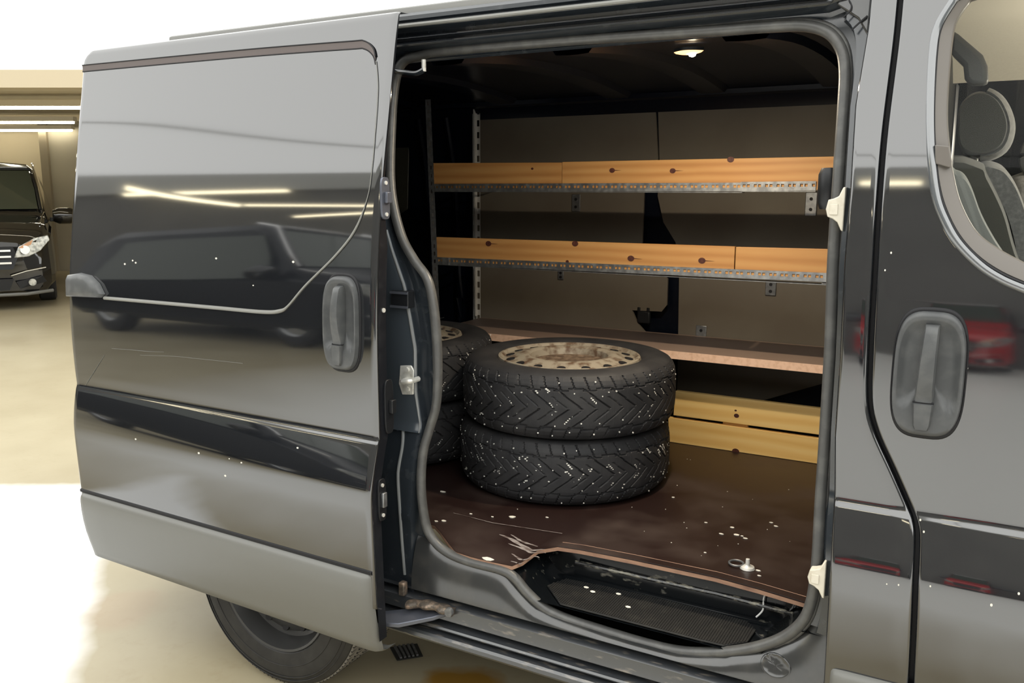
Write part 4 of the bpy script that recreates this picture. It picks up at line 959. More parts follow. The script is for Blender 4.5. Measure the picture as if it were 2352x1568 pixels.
# ---- cargo floor --------------------------------------------------
front = [(-2.74, 0.10), (-1.36, 0.10), (-1.30, 0.06), (-1.24, 0.024), (-1.19, 0.020), (-1.12, 0.020), (-1.062, 0.024), (-1.045, 0.050)]+[(p.x, p.y) for p in ff[4:]]+[(-0.30, 0.115), (-0.19, 0.115)]
fx = []
for (xa, ya), (xb, yb2) in zip(front, front[1:]):
    n = max(1, int((xb-xa)/0.03)); fx += [(lerp(xa, xb, i/n), lerp(ya, yb2, i/n)) for i in range(n)]
fx.append(front[-1])
def droop(x, y):   # the broken corner of the sheet sags onto the sill
    return 0.027*sstep(-1.0, -1.06, x)*sstep(-1.36, -1.22, x)*sstep(0.24, 0.02, y)
rows_t = []
for x, y0 in fx:
    r = []
    for t in [0, 0.02, 0.05, 0.1, 0.16, 0.25, 0.4, 0.7, 1]:
        y = lerp(y0, 1.50, t); r.append(Vector((x, y, FZ-droop(x, y))))
    rows_t.append([r[0]+Vector((0, 0.004, -0.012))]+r)
cf = part(MB().grid(rows_t).obj('cargo_floor', 'ply_floor', angle=30))
part(MB().grid([[Vector((x, y-0.001, FZ-droop(x, y)-k)) for x, y in fx] for k in (0.0006, 0.011)]).obj('floor_edge', 'ply_edge', angle=60), cf)
ed = [(x, y) for x, y in fx if x > -1.02 and x < -0.31]
part(MB().grid([[Vector((x, y+0.001+k, FZ+h)) for x, y in ed] for k, h in ((0, 0), (0.0, 0.003), (0.026, 0.003), (0.026, 0.0))]).obj('edge_strip', 'ply_floor', angle=30), cf)
part(MB().tube([Vector((x, y+0.0285, FZ+0.0015)) for x, y in ed], 0.0020, 5).obj('strip_joint', 'ply_edge'), cf)
fm = MB(); rr = random.Random(8)
for i, p in enumerate(PTS['flecks']):
    p = Vector(p); s = (0.0075, 0.006, 0.004, 0.008, 0.012, 0.007)[i] if i < 6 else rr.uniform(0.0025, 0.0045)
    p.z = FZ-droop(p.x, p.y)
    n = 7; a0 = rr.random()*6
    fm.prism([p+Vector((s*1.6*math.cos(a0+2*math.pi*k/n)*rr.uniform(.6, 1.1), s*math.sin(a0+2*math.pi*k/n)*rr.uniform(.6, 1.1), 0.0003)) for k in range(n)], (0, 0, 0.0015))
for k in range(26):
    p = Vector((rr.uniform(-1.25, -0.35), rr.uniform(0.2, 1.1), FZ)); s = rr.uniform(0.0008, 0.002)
    fm.prism([p+Vector((s*math.cos(2*math.pi*j/5), s*math.sin(2*math.pi*j/5), 0.0003)) for j in range(5)], (0, 0, 0.001))
tag(part(fm.obj('paint_fleck', 'fleck', smooth=False), cf), kind='stuff')
fm = MB()
for p in PTS['flecks_mat']:
    p = Vector((p[0], p[1], 0.4526)); s = 0.005
    fm.prism([p+Vector((s*1.5*math.cos(2*math.pi*j/6), s*math.sin(2*math.pi*j/6), 0)) for j in range(6)], (0, 0, 0.0015))
tag(part(fm.obj('paint_fleck', 'fleck', smooth=False), sm), kind='stuff')
a, b = [Vector(p) for p in PTS['smear']]
def ribbon(P, w, name, material, parent, dz=0.0012):
    rows = [[], []]
    for i, p in enumerate(P):
        t = (P[min(i+1, len(P)-1)]-P[max(i-1, 0)]).normalized(); n = Vector((-t.y, t.x, 0)); ww = w(i/(len(P)-1))
        for r, s in zip(rows, (1, -1)):
            q = p+n*ww*s; q.z = FZ-droop(q.x, q.y)+dz; r.append(q)
    return part(MB().grid(rows).obj(name, material), parent)
for off, t0_, t1_, w_ in ((0.0, 0.0, 1.0, 0.007), (0.016, 0.15, 0.75, 0.0035), (-0.014, 0.3, 1.1, 0.004), (-0.05, 0.55, 1.15, 0.0045), (-0.075, 0.7, 1.05, 0.003)):
    n_ = Vector((-(b-a).y, (b-a).x, 0)).normalized()
    ribbon([a.lerp(b, lerp(t0_, t1_, t))+n_*(off+0.003*math.sin(7*t+off*90)) for t in linspace(0, 1, 12)], lambda t: 0.0006+w_*math.sin(math.pi*t)**0.7*(0.75+0.25*math.sin(23*t)), 'scuff_mark', 'smear', cf)
for (p0, p1) in ((PTS['smear_b'][0], PTS['smear_b'][1]), (PTS['smear_b'][1], PTS['smear_b'][2])):
    ribbon([Vector(p0).lerp(Vector(p1), t) for t in linspace(0, 1, 8)], lambda t: 0.0011, 'crack_line', 'smear', cf)
q = Vector(PTS['ring'][1])
part(MB().lathe([(0.019, 0.001), (0.017, 0.006), (0.010, 0.008), (0.006, 0.011), (0.005, 0.026), (0.0, 0.027)], 14, 'z', q).obj('lashing_stud', 'zinc'), cf)
q0 = Vector(PTS['ring'][0])
part(MB().tube([q0+Vector((0.018*math.cos(t)-0.004, 0.018*math.sin(t), 0.006)) for t in [2*math.pi*k/20 for k in range(20)]], 0.003, 6, closed=True).obj('lashing_ring', 'galv_dark'), cf)

# ---- inside of the load space ------------------------------------
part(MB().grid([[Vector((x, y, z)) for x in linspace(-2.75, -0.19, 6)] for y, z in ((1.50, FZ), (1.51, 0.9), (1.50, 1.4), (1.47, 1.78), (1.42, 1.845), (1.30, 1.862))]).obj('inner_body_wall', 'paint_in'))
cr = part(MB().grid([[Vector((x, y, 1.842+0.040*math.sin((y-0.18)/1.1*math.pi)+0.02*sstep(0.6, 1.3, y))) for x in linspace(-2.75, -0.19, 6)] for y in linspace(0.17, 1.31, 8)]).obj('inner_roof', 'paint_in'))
for x in (-2.35, -1.85, -1.35, -0.98, -0.55):
    part(MB().grid([[Vector((x+dx, y, 1.842-h+0.040*math.sin((y-0.18)/1.1*math.pi)+0.02*sstep(0.6, 1.3, y))) for y in linspace(0.18, 1.35, 10)] for dx, h in ((-0.06, 0.0), (-0.045, 0.018), (-0.015, 0.020), (0.015, 0.020), (0.045, 0.018), (0.06, 0.0))]).obj('roof_rib', 'paint_in', angle=30), cr)
part(MB().tube([(x, 1.40, 1.850) for x in linspace(-2.74, -0.2, 8)], 0.022, 8).obj('cant_rail', 'paint_in'))
part(MB().grid([[Vector((-2.75, y, z)) for y in (0.22, 1.52)] for z in (FZ, 1.86)]).obj('rear_door_inner', 'paint_in', smooth=False))
for x in (-2.52, -2.33, -2.18):
    part(MB().tube(catmull([(x, 1.485, 0.62), (x+0.01, 1.49, 1.0), (x, 1.475, 1.5), (x-0.02, 1.44, 1.80)], 5), 0.018, 8, ry=0.012).obj('wall_rib', 'paint_in'))
rw = [Vector(p) for p in PTS['rwin']]
part(MB().prism(rw, (0, -0.006, 0)).obj('rear_side_window', 'side_glass', bevel=0.004))
# near-side inner wall and rear window
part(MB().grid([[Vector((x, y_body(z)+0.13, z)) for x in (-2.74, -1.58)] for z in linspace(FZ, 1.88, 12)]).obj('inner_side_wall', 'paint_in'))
# plywood lining
for key in ('panel_l', 'panel_r'):
    P = [Vector(p) for p in PTS[key]]
    P = [Vector((p.x, p.y, FZ+0.002 if p.z < 0.88 and abs(p.z-min(r.z for r in P)) < 0.05 else p.z)) for p in P]
    part(MB().prism(P, (0, 0.010, 0)).obj('wall_panel', 'ply_wall', smooth=False))
cl = [Vector(p) for p in PTS['clip']]
cxx = (cl[0].x+cl[1].x)/2; czz = (cl[0].z+cl[2].z)/2
ck = part(MB().box((cxx-0.028, 1.462, czz-0.030), (cxx+0.028, 1.48, czz+0.022)).obj('wall_clip', 'black_plastic', bevel=0.006))
for s in (-1, 1): part(MB().box((cxx+s*0.020-0.006, 1.46, czz+0.018), (cxx+s*0.020+0.006, 1.475, czz+0.036)).obj('clip_prong', 'black_plastic', bevel=0.002), ck)
for x, z in ((-1.72, 1.84), (-1.50, 1.842), (-0.75, 1.84), (-1.05, 1.842), (-1.20, 1.845)):
    part(MB().disc((x, 1.465, z), 0.005, (0, -1, 0), 8, 0.003).obj('panel_screw', 'galv_dark'))
# dome lamp
q = Vector(PTS['lampc'][0])
dl = []
for k in range(24):
    t = 2*math.pi*k/24; u = math.cos(t); dl.append((0.040*u, 0.017*math.sin(t)*(1-0.55*abs(u)**2)))
rows = [[q+Vector((x*s, y*s*1.6, z)) for x, y in dl] for s, z in ((1.02, 0.008), (1.01, 0.003), (1.0, 0.0))]
lm = part(MB().grid(rows, closed_u=True).obj('dome_lamp', 'black_plastic'))
rows = [[q+Vector((x*s, y*s*1.6, z)) for x, y in dl] for s, z in ((1.0, 0.0), (0.85, -0.004), (0.5, -0.007), (0.02, -0.008))]
part(MB().grid(rows, closed_u=True).obj('lamp_lens', 'lamp'), lm)
part(MB().lathe([(0.0, -0.008), (0.008, -0.005), (0.010, 0.0), (0.008, 0.005), (0.0, 0.008)], 12, 'z', q+Vector((0.010, 0, -0.007))).obj('bulb', 'lamp_core'), lm)
pl_ = bpy.data.lights.new('dome_light', 'AREA'); pl_.shape = 'DISK'; pl_.size = 0.03; pl_.energy = 11; pl_.color = (1.0, 0.84, 0.62)
plo = bpy.data.objects.new('dome_light', pl_); COL.objects.link(plo); plo.parent = lm; plo.location = q+Vector((0.010, 0, -0.018))

# ---- roof, rear quarter, far side ---------------------------------
rp = [(0.158, 1.958), (0.17, 1.968), (0.24, 1.982), (0.5, 1.996), (0.95, 2.0), (1.4, 1.996), (1.68, 1.975), (1.76, 1.94), (1.80, 1.80), (1.86, 1.3), (1.88, 1.0), (1.87, 0.5), (1.80, 0.3)]
rows = []
for x in linspace(-2.84, XF, 40):
    k = 0.055*sstep(-2.36, -2.60, x)+0.10*sstep(-2.6, -2.84, x)
    rows.append([Vector((x, y, z-(k if z > 1.7 else 0))) for y, z in rp])
part(MB().grid(rows).obj('roof', 'paint', angle=50))
part(MB().grid([[Vector((x, y, z)) for x in linspace(-2.375, -0.25, 20)] for y, z in ((0.128, 1.950), (0.130, 1.968), (0.140, 1.974), (0.155, 1.974), (0.165, 1.955))]).obj('roof_rail', 'trim', angle=60))
rows = []
for x in linspace(-2.84, -1.56, 48):
    dx = x+1.885; arch = math.sqrt(max(0, 0.40**2-dx*dx)) if abs(dx) < 0.40 else 0
    zb = max(0.30, 0.31+arch-0.02)
    rows.append([Vector((x, y_body(z)+0.08*sstep(-2.60, -2.84, x), z)) for z in linspace(zb, 1.94-0.05*sstep(-2.36, -2.6, x), 40)])
part(MB().grid(rows).obj('rear_quarter', 'paint', angle=50))
part(MB().grid([[Vector((-2.835, y, z)) for y in linspace(0.18, 1.80, 6)] for z in linspace(0.35, 1.90, 8)]).obj('tailgate', 'paint', smooth=False))
part(MB().grid([[Vector((-1.885+0.39*math.cos(t), y, 0.30+0.39*math.sin(t))) for y in (0.03, 0.30)] for t in linspace(0, math.pi, 20)]).obj('wheel_arch', 'black'))

# ---- road wheel ---------------------------------------------------
WC = Vector((-1.885, 0.065, GZ+0.335))
tw = MB()
prof = [(0.215, -0.085), (0.225, -0.094), (0.26, -0.100), (0.29, -0.099), (0.316, -0.094), (0.328, -0.084), (0.3315, -0.074), (0.3315, 0.106), (0.325, 0.118), (0.29, 0.130), (0.215, 0.115)]
tw.lathe(prof, 96, 'y', WC)
rwh = part(tw.obj('rear_wheel', 'rubber_road', angle=30))
for r_, h_ in ((0.300, -0.0985), (0.262, -0.1003), (0.312, -0.0962)):
    part(MB().tube([WC+Vector((r_*math.cos(2*math.pi*k/72), h_, r_*math.sin(2*math.pi*k/72))) for k in range(72)], 0.0016, 6, closed=True, up=Vector((0, -1, 0))).obj('sidewall_rib', 'rubber_road'), rwh)
part(MB().lathe([(0.222, -0.088), (0.219, -0.094), (0.212, -0.092), (0.206, -0.074), (0.198, -0.058), (0.192, -0.040), (0.178, -0.034), (0.150, -0.050), (0.110, -0.058), (0.090, -0.050), (0.076, -0.060), (0.05, -0.068), (0.0, -0.068)], 72, 'y', WC).obj('steel_rim', 'rim_black', angle=30), rwh)
for k in range(14):
    t = 2*math.pi*(k+.5)/14
    part(MB().disc(WC+Vector((0.166*math.cos(t), -0.038, 0.166*math.sin(t))), 0.013, (-0.4*math.cos(t), -1, -0.4*math.sin(t)), 14, 0.006).obj('vent_hole', 'black'), rwh)
for h0, h1 in ((-0.080, -0.040), (-0.034, 0.008), (0.015, 0.060), (0.067, 0.112)):
    part(MB().lathe([(0.3300, h0), (0.3350, h0+0.003), (0.3356, (h0+h1)/2), (0.3350, h1-0.003), (0.3300, h1)], 96, 'y', WC).obj('tread_band', 'tread_dust', angle=50), rwh)
sh = MB()
for k in range(120):
    t = 2*math.pi*k/120
    m4 = Matrix.Translation(WC) @ Matrix.Rotation(-t, 4, 'Y')
    sh.box((0.322, 0.075, -0.0016), (0.3357, 0.112, 0.0016), m4); sh.box((0.3315, -0.036, -0.0012), (0.3358, -0.016, 0.0012), m4); sh.box((0.322, -0.079, -0.0014), (0.3356, -0.060, 0.0014), m4); sh.box((0.3315, 0.015, -0.0012), (0.3358, 0.045, 0.0012), m4)
tag(part(sh.obj('tread_sipe', 'black', smooth=False), rwh), kind='stuff')

# ---- cab ----------------------------------------------------------
part(MB().box((-0.215, 0.13, 0.40), (-0.19, 1.50, 1.90)).obj('bulkhead', 'cab_dark', smooth=False))
rows = []
for x in linspace(-0.19, XF, 10):
    rows.append([Vector((x, y, z)) for y, z in ((0.15, 1.90), (0.22, 1.925), (0.5, 1.94), (0.9, 1.93), (1.15, 1.87), (1.25, 1.815))])
part(MB().grid(rows).obj('headliner', 'headliner'))
part(MB().grid([[Vector((x, y, z)) for x in (-0.19, XF)] for y, z in ((1.30, 1.33), (1.32, 0.5))]).obj('cab_far_trim', 'cab_dark'))
part(MB().box((-0.19, 0.1, 0.36), (XF, 1.4, 0.40)).obj('cab_floor', 'cab_dark', smooth=False))
def puff(key, y0, y1, material, name, parent=None, r=0.02):
    P = [tuple(p) for p in catmull(PTS[key], 4, closed=True)]
    P = [Vector((p[0], 0, p[2])) for p in P]; cc = sum(P, Vector())/len(P)
    rows = []
    for t in linspace(0, 1, 9):
        e = abs(2*t-1); s = (1-e**6*0.12)
        rows.append([Vector((cc.x+(p.x-cc.x)*s, lerp(y0, y1, t), cc.z+(p.z-cc.z)*s)) for p in P])
    m = MB().grid(rows, closed_u=True); n = len(P)
    m.f.append(tuple(range(n))); m.f.append(tuple(range(len(m.v)-n, len(m.v))))
    return part(m.obj(name, material, angle=40), parent)
cl_ = part(MB().lathe([(0.0, -0.016), (0.03, -0.014), (0.045, -0.006), (0.05, 0.004)], 16, 'z', (0.30, 0.75, 1.925)).obj('cab_fill_lamp', 'lamp'))  # added lens out of view, goes with the fill light below
cpl = bpy.data.lights.new('cab_fill_light', 'POINT'); cpl.energy = 6.0; cpl.color = (1.0, 0.90, 0.74); cpl.shadow_soft_size = 0.05  # fill light added to brighten the headliner
cpo = bpy.data.objects.new('cab_fill_light', cpl); COL.objects.link(cpo); cpo.parent = cl_; cpo.location = (0.30, 0.70, 1.62)
seat = puff('seat_mid', 0.32, 0.74, 'seat_dark', 'seat')
puff('seat_near', 0.26, 0.32, 'seat_light', 'seat_bolster', seat)
puff('seat_front', 0.42, 0.70, 'seat_mid', 'seat_cushion', seat)
puff('headrest', 0.42, 0.68, 'seat_dark', 'headrest', seat)
hr = [Vector(p) for p in catmull(PTS['headrest'], 4, closed=True)]
part(MB().tube([p+Vector((0, 0.06, 0)) for p in hr if p.x > -0.075], 0.011, 8, ry=0.05, up=Vector((0, 1, 0))).obj('headrest_edge', 'seat_mid'), seat)
for dy in (0.48, 0.62): part(MB().tube([(-0.085, dy, 1.50), (-0.088, dy, 1.60)], 0.006, 8).obj('headrest_post', 'zinc'), seat)
part(MB().box((-0.10, 0.22, 0.62), (0.42, 0.76, 0.80)).obj('seat_base', 'seat_mid', bevel=0.04), seat)
P = [Vector(p) for p in PTS['anchor']]
ar = part(MB().prism(P, (0, 0.05, 0)).obj('belt_anchor', 'cab_arm', bevel=0.012))
part(MB().tube([Vector((-0.122, 0.27, 1.71)), Vector((-0.120, 0.26, 1.60)), Vector((-0.118, 0.25, 1.40))], 0.004, 6, ry=0.02, up=Vector((0, 1, 0))).obj('seat_belt', 'black_plastic'))
part(MB().box((-0.19, 0.16, 1.0), (-0.150, 0.24, 1.86)).obj('pillar_trim', 'black_plastic', bevel=0.01))
part(MB().tube(catmull([(0.06, 0.86, 1.66), (0.02, 0.86, 1.60), (0.03, 0.86, 1.54), (0.10, 0.86, 1.52)], 5), 0.012, 8).obj('far_seat_edge', 'cab_arm'))
part(MB().box((-0.02, 0.84, 0.9), (0.10, 1.24, 1.54)).obj('driver_seat', 'seat_mid', bevel=0.04))

# ================================================================== RACKING
rack = empty('shelf_rack', (-1.2, 1.2, FZ))
tag(rack, 'perforated steel and pine shelf rack along the plywood wall of the load space', 'shelf')
RO = Vector((-1.2, 1.2, FZ))
def rpart(o, parent=None):
    o.parent = parent or rack
    if not parent: o.matrix_parent_inverse = Matrix.Translation(-RO)
    return o
def board(x0, x1, z0l, z1l, z0r, z1r, y, th, name, material, parent=None):
    v = [Vector(p) for p in ((x0, y, z0l), (x1, y, z0r), (x1, y, z1r), (x0, y, z1l))]
    # local origin at the board for its own grain
    o = MB().prism([p-v[0] for p in v], (0, th, 0)).obj(name, material, smooth=False, bevel=0.0015)
    o.location = v[0]
    return rpart(o, parent)
def knots(b, keys):
    for k in keys:
        p = Vector(PTS[k][0]); r = {'k1d': .005, 'k2e': .006, 'k2b': .012, 'k2a': .012, 'k2c': .012, 'k2d': .012, 'k3a': .009, 'k3b': .004, 'k3c': .013, 'k1c': .011}.get(k, .010)
        lp = Vector((p.x-b.location.x, 0.0, p.z-b.location.z))
        m = MB().disc(lp+Vector((0, 0.0005, 0)), r*1.05, (0, -1, 0), 14, 0.0012, ry=r*0.85)
        tail = lp+Vector((0, -0.0004, 0))
        if k[:2] in ('k1', 'k2') and k not in ('k1d', 'k2e', 'k1c', 'k2b'):
            m.prism([tail+Vector((-r*0.5, 0, -0.0015)), tail+Vector((r*3.6, 0, 0.0)), tail+Vector((-r*0.5, 0, 0.0025))], (0, -0.0005, 0))
        o = m.obj('knot', 'knot'); o.parent = b
s1 = PTS['shelf1']; s2 = PTS['shelf2']
b1 = board(-1.972, -1.400, 1.486, 1.5915, 1.488, 1.586, 1.000, 0.018, 'board', 'pine'); knots(b1, ['k1d'])
b2 = board(-1.409, -0.45, 1.488, 1.588, 1.491, 1.592, 0.984, 0.016, 'board', 'pine'); knots(b2, ['k1a', 'k1b', 'k1c'])
b2.location.y = 0.9975; b1.location.y = 1.000
b3 = board(-1.960, -0.776, 1.202, 1.306, 1.208, 1.308, 0.9978, 0.018, 'board', 'pine'); knots(b3, ['k2a', 'k2b', 'k2c', 'k2d', 'k2e'])
b4 = board(-0.773, -0.45, 1.208, 1.307, 1.211, 1.310, 0.9978, 0.018, 'board', 'pine')
def perforated(x0, x1, zl0, zl1, zr0, zr1, y, name, pitch=0.0178):
    """front lip with real holes in pairs, plus the flange under the shelf"""
    m = MB(); n = int((x1-x0)/pitch); hw = 0.0046; hh = 0.0045
    for i in range(n):
        xa = lerp(x0, x1, i/n); xb = lerp(x0, x1, (i+1)/n); t = (i+.5)/n
        za = lerp(zl0, zr0, t); zb = lerp(zl1, zr1, t); zm = lerp(za, zb, 0.58)
        xm = (xa+xb)/2 + (0.0022 if i % 2 == 0 else -0.0022)
        o4 = [(xa, za), (xb, za), (xb, zb), (xa, zb)]; i4 = [(xm-hw, zm-hh), (xm+hw, zm-hh), (xm+hw, zm+hh), (xm-hw, zm+hh)]
        v = [Vector((x, y, z)) for x, z in o4+i4]+[Vector((x, y+0.002, z)) for x, z in o4+i4]
        f = [(k, (k+1) % 4, 4+(k+1) % 4, 4+k) for k in range(4)]+[(4+k, 4+(k+1) % 4, 12+(k+1) % 4, 12+k) for k in range(4)]+[(0, 1, 9, 8), (2, 3, 11, 10)]
        m.add(v, f)
    m.box((x0, y, min(zl0, zr0)-0.0015), (x1, y+0.035, min(zl0, zr0)+0.0005))
    return rpart(m.obj(name, 'galv', smooth=False))
perforated(-1.974, -0.760, 1.4830, 1.5115, 1.4860, 1.5140, 0.9950, 'shelf_rail')
perforated(-0.765, -0.532, 1.4865, 1.5160, 1.4890, 1.5180, 0.9925, 'shelf_rail')
perforated(-1.955, -0.470, 1.1990, 1.2280, 1.2073, 1.2360, 0.9950, 'shelf_rail')
for z, x1 in ((1.486, -0.50), (1.200, -0.47)):
    for x in (-1.955, -0.49):
        rpart(MB().box((x-0.008, 0.998, z), (x+0.008, 1.46, z+0.004)).obj('shelf_bearer', 'galv_dark', smooth=False))
# lower shelf
ls = PTS['lowshelf']; zt = ls[0][2]; zb_ = ls[1][2]
lsh = rpart(MB().box((-2.03, 1.10, zb_), (-0.44, 1.455, zt)).obj('shelf_board', 'shelf_ply', smooth=False))
rpart(MB().box((-2.03, 1.0985, zb_+0.0005), (-0.44, 1.1002, zt-0.0005)).obj('board_edge', 'shelf_edge', smooth=False), None)
# posts
def slotted(x, y, z0, z1, w, material, name, xd=0.0, pitch=0.05, slot=(0.004, 0.010), two=False):
    m = MB(); n = int((z1-z0)/pitch)
    for i in range(n):
        za = lerp(z0, z1, i/n); zb2 = lerp(z0, z1, (i+1)/n); zm = (za+zb2)/2
        cols = [(x-w/2, x, x-w/4), (x, x+w/2, x+w/4)] if two else [(x-w/2, x+w/2, x)]
        for xa, xb, xm in cols:
            sh_ = xd*((zm-z0)/(z1-z0))
            o4 = [(xa+sh_, za), (xb+sh_, za), (xb+sh_, zb2), (xa+sh_, zb2)]; i4 = [(xm+sh_-slot[0], zm-slot[1]), (xm+sh_+slot[0], zm-slot[1]), (xm+sh_+slot[0], zm+slot[1]), (xm+sh_-slot[0], zm+slot[1])]
            m.add([Vector((p, y, q)) for p, q in o4+i4], [(k, (k+1) % 4, 4+(k+1) % 4, 4+k) for k in range(4)])
    m.box((x+w/2-0.0015, y, z0), (x+w/2, y+0.03, z0+0.001))
    rows = [[Vector((x-w/2+xd*t, y, lerp(z0, z1, t))), Vector((x-w/2+xd*t, y+0.025, lerp(z0, z1, t)))] for t in (0, 1)]
    m.grid(rows)
    return rpart(m.obj(name, material, smooth=False))
slotted(-1.953, 0.990, 0.985, 1.83, 0.026, 'galv_dark', 'post', xd=-0.028, pitch=0.030, slot=(0.004, 0.007))
bp2 = slotted(-2.052, 1.445, FZ+0.001, 1.846, 0.040, 'galv_white', 'slotted_upright', xd=0.006, pitch=0.050, slot=(0.006, 0.013), two=True)
rpart(MB().box((-2.0535, 1.432, 0.93), (-2.0475, 1.446, 1.84)).obj('upright_web', 'galv_white', smooth=False))
slotted(-0.30, 0.990, FZ+0.001, 1.83, 0.026, 'galv_dark', 'post', pitch=0.030, slot=(0.004, 0.007))
for k in 'abcde':
    (xa, ya, za), (xb, yb2, zb2) = PTS['brk_'+k]
    lo_, hi_ = min(za, zb2), max(za, zb2)
    b = rpart(MB().box((xa, 1.4585, lo_), (xb, 1.463, hi_)).obj('bracket', 'galv' if k in 'ae' else 'galv_dark', bevel=0.003))
    for t in (0.28, 0.72):
        MB().disc(((xa+xb)/2, 1.4585, lerp(lo_, hi_, t)), 0.006, (0, -1, 0), 8, 0.003).obj('screw', 'black', b)
for z in (1.496, 1.21):
    rpart(MB().tube([(-1.955, 1.0, z), (-2.05, 1.44, z)], 0.008, 6).obj('shelf_bearer', 'galv_dark'))
rpart(MB().box((-1.925, 0.9895, 1.20), (-1.895, 0.9945, 1.228)).obj('price_clip', 'galv', smooth=False))

# loose planks under the lower shelf
pk = empty('plank_barrier', (-0.78, 1.224, FZ))
tag(pk, 'two yellow pine planks on edge joined by a cleat, low under the bottom shelf', 'planks')
KO = Vector((-0.78, 1.224, FZ))
def plank(P, name, y=1.224, th=0.02, mt='pine_y', z0=None):
    v = [Vector((p[0], y, max(p[2], FZ+0.001))) for p in P]
    o = MB().prism([p-v[3] for p in v], (0, th, 0)).obj(name, mt, smooth=False, bevel=0.0012)
    o.location = v[3]; o.parent = pk; o.matrix_parent_inverse = Matrix.Translation(-KO); return o
pa = [list(p) for p in PTS['plank_a']]; pb = [list(p) for p in PTS['plank_b']]
for q_ in (pa, pb): q_[1][0] = q_[2][0] = -0.40
k1 = plank(pa, 'plank'); knots(k1, ['k3a', 'k3b']); k2 = plank(pb, 'plank'); knots(k2, ['k3c'])
ca, cb = PTS['cleat']
o = MB().box((ca[0], 1.2445, FZ+0.001), (cb[0], 1.262, 0.735)).obj('cleat', 'pine_y', smooth=False); o.parent = pk; o.matrix_parent_inverse = Matrix.Translation(-KO)

# ================================================================== STUDDED TYRES
def tyre_mesh():
    prof = [(0.232, -0.080), (0.236, -0.092), (0.250, -0.1000), (0.275, -0.1040), (0.298, -0.1040), (0.316, -0.1005), (0.330, -0.0930), (0.3395, -0.0820), (0.3450, -0.0700), (0.3480, -0.0500), (0.3495, -0.0250), (0.35, 0.0)]
    prof = prof+[(r, -h) for r, h in reversed(prof[:-1])]
    P = np.array(prof); seg = np.r_[0, np.cumsum(np.hypot(*np.diff(P, axis=0).T))]
    # dense across the tread, sparse on the side walls
    s_tread0, s_tread1 = np.interp(6, range(len(seg)), seg), np.interp(len(seg)-7, range(len(seg)), seg)
    ss = np.r_[np.linspace(0, s_tread0, 16)[:-1], np.linspace(s_tread0, s_tread1, 96), np.linspace(s_tread1, seg[-1], 16)[1:]]
    r = np.interp(ss, seg, P[:, 0]); h = np.interp(ss, seg, P[:, 1])
    NA = 760
    th = np.arange(NA)*2*np.pi/NA
    TH, R = np.meshgrid(th, r, indexing='ij'); _, H = np.meshgrid(th, h, indexing='ij'); _, S = np.meshgrid(th, ss, indexing='ij')
    arc = TH*0.35; circ = 2*np.pi*0.35
    s = H/0.095                                      # -1..1 across
    a = np.abs(s); side = np.where(s > 0, 0.5, 0.0)
    pitch = circ/26
    ph = ((arc+0.125*a)/pitch+side) % 1.0
    groove = (np.abs(ph-0.5) < 0.034).astype(float)*(a < 0.66)
    ph2 = ((arc+0.125*a*0.3)/(circ/52)+side) % 1.0
    groove = np.maximum(groove, (np.abs(ph2-0.5) < 0.045)*(a > 0.60)*(a < 1.02))
    zig = 0.62+0.035*np.where(((arc/pitch+side) % 1.0) < 0.5, 1, -1)
    groove = np.maximum(groove, (np.abs(a-zig) < 0.018))
    groove = np.maximum(groove, ((np.abs(((arc+0.125*a)/pitch+side+0.5) % 1.0-0.5) < 0.03)*(a < 0.40)*(a > 0.05))*0.6)
    sip = (((arc/0.0052) % 1.0) < 0.40)*(a < 0.97)*0.10
    depth = np.where(S > s_tread0, np.where(S < s_tread1, 0.0052*np.maximum(groove, sip), 0), 0)
    RR = R-depth
    X = RR*np.cos(TH); Y = RR*np.sin(TH)
    V = np.stack([X, Y, H], -1).reshape(-1, 3); C = len(ss)
    i = np.arange(NA)[:, None]; j = np.arange(C-1)[None, :]; i2 = (i+1) % NA
    F = np.stack([i*C+j, i2*C+j, i2*C+j+1, i*C+j+1], -1).reshape(-1, 4)
    me = bpy.data.meshes.new('tyre'); me.vertices.add(len(V)); me.vertices.foreach_set('co', V.ravel().astype(np.float32))
    me.loops.add(F.size); me.loops.foreach_set('vertex_index', F.ravel().astype(np.int32))
    me.polygons.add(len(F)); me.polygons.foreach_set('loop_start', (np.arange(len(F))*4).astype(np.int32)); me.polygons.foreach_set('loop_total', np.full(len(F), 4, np.int32))
    me.update(); me.validate(); me.materials.append(M['rubber']); me.shade_smooth(); me.set_sharp_from_angle(angle=math.radians(40))
    return me
TYRE = tyre_mesh()
def stud_mesh(seed, gravel):
    m = MB(); r = random.Random(seed)
    for k in range(34):
        for row in range(6):
            s = (-0.80, -0.45, -0.18, 0.18, 0.45, 0.80)[row]+r.uniform(-.09, .09)
            th = 2*math.pi*(k+r.uniform(-.35, .35))/34
            if r.random() < 0.35: continue
            rad = 0.3465 if abs(s) < 0.7 else 0.3425
            c_ = Vector((rad*math.cos(th), rad*math.sin(th), s*0.095)); n = Vector((math.cos(th), math.sin(th), 0.0))
            m.disc(c_, r.uniform(0.0017, 0.0027), n, 6, 0.0028)
    for k in range(gravel):      # pale grit caught along the grooves
        s = r.uniform(-0.6, 0.6); th = r.uniform(0, 2*math.pi); dirn = -0.085/0.35/0.095 if s > 0 else 0.085/0.35/0.095
        for q_ in range(r.choice((1, 1, 2, 3, 4))):
            s2 = s+q_*0.055*(1 if r.random() > .2 else .6); th2 = th+dirn*q_*0.055*0.095
            c_ = Vector((0.3475*math.cos(th2), 0.3475*math.sin(th2), s2*0.095)); n = Vector((math.cos(th2), math.sin(th2), 0))
            m.disc(c_, r.uniform(0.002, 0.0038), n, 5, 0.0022, ry=r.uniform(0.0014, 0.0026))
    return m
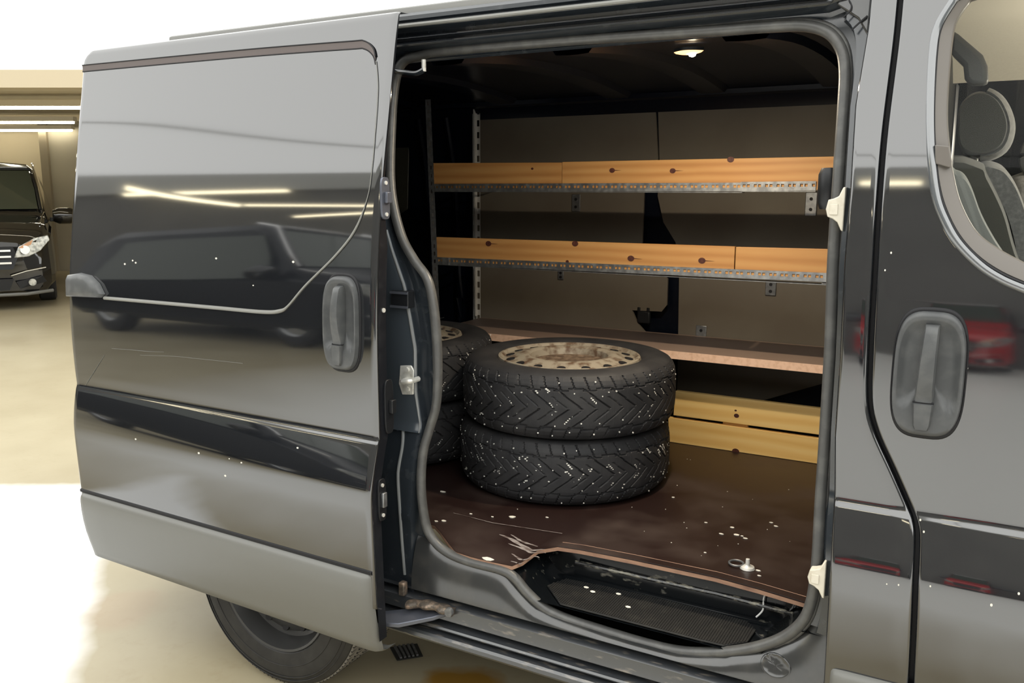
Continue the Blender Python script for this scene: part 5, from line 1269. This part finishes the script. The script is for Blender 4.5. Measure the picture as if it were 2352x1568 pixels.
def rim_parts(root):
    rim = MB().lathe([(0.229, 0.070), (0.236, 0.088), (0.233, 0.0970), (0.226, 0.098), (0.221, 0.094), (0.216, 0.088), (0.205, 0.088), (0.190, 0.091), (0.172, 0.096), (0.160, 0.100), (0.148, 0.1025), (0.136, 0.102), (0.128, 0.096), (0.122, 0.072)], 72).obj('rim', 'rim_rust', root, angle=35)
    MB().lathe([(0.124, 0.076), (0.10, 0.070), (0.05, 0.068), (0.0, 0.068)], 40).obj('hub_face', 'rim_core', rim)
    MB().lathe([(0.229, -0.070), (0.236, -0.088), (0.226, -0.094), (0.215, -0.070), (0.20, -0.02), (0.20, 0.05)], 48).obj('inner_lip', 'rim_rust', rim)
    for k in range(16):
        t = 2*math.pi*k/16
        MB().disc((0.196*math.cos(t), 0.196*math.sin(t), 0.0885), 0.0145, (0.2*math.cos(t), 0.2*math.sin(t), 1), 10, 0.0045).obj('vent_slot', 'black', rim)
    MB().tube([(0.210, 0.03, 0.066), (0.205, 0.03, 0.085)], 0.004, 8).obj('valve', 'black_plastic', rim)
def studded_tyre(loc, rz, label, seed, gravel, zs=1.0, first=None):
    if first is None:
        r = empty('studded_tyre', loc, rz)
        t = bpy.data.objects.new('tyre', TYRE); COL.objects.link(t); t.parent = r
        rim_parts(r)
    else:
        r = copy_tree(first); r.location = loc; r.rotation_euler = (0, 0, rz)
        for ch in list(r.children):
            if ch.name.startswith('stud'): bpy.data.objects.remove(ch)
    tag(stud_mesh(seed, gravel).obj('stud', 'stud', r, smooth=False), kind='stuff')
    r.scale = (1, 1, zs)
    tag(r, label, 'tyre', 'studded winter tyres in the load space')
    return r
ty = studded_tyre((-1.243, 0.700, FZ+0.105), 0.3, 'studded winter tyre at the bottom of the front stack, lying on the brown floor', 1, 120)
studded_tyre((-1.228, 0.697, FZ+0.105+0.2085), 1.9, 'studded winter tyre with rusty rim on top of the front stack', 2, 60, first=ty)
studded_tyre((-1.943, 0.722, FZ+0.1075), 2.4, 'studded winter tyre at the bottom of the stack half hidden by the door seal', 3, 30, 1.02, first=ty)
studded_tyre((-1.943, 0.722, FZ+0.1075+0.2135), 0.9, 'studded winter tyre on top of the stack half hidden by the door seal', 4, 30, 1.02, first=ty)
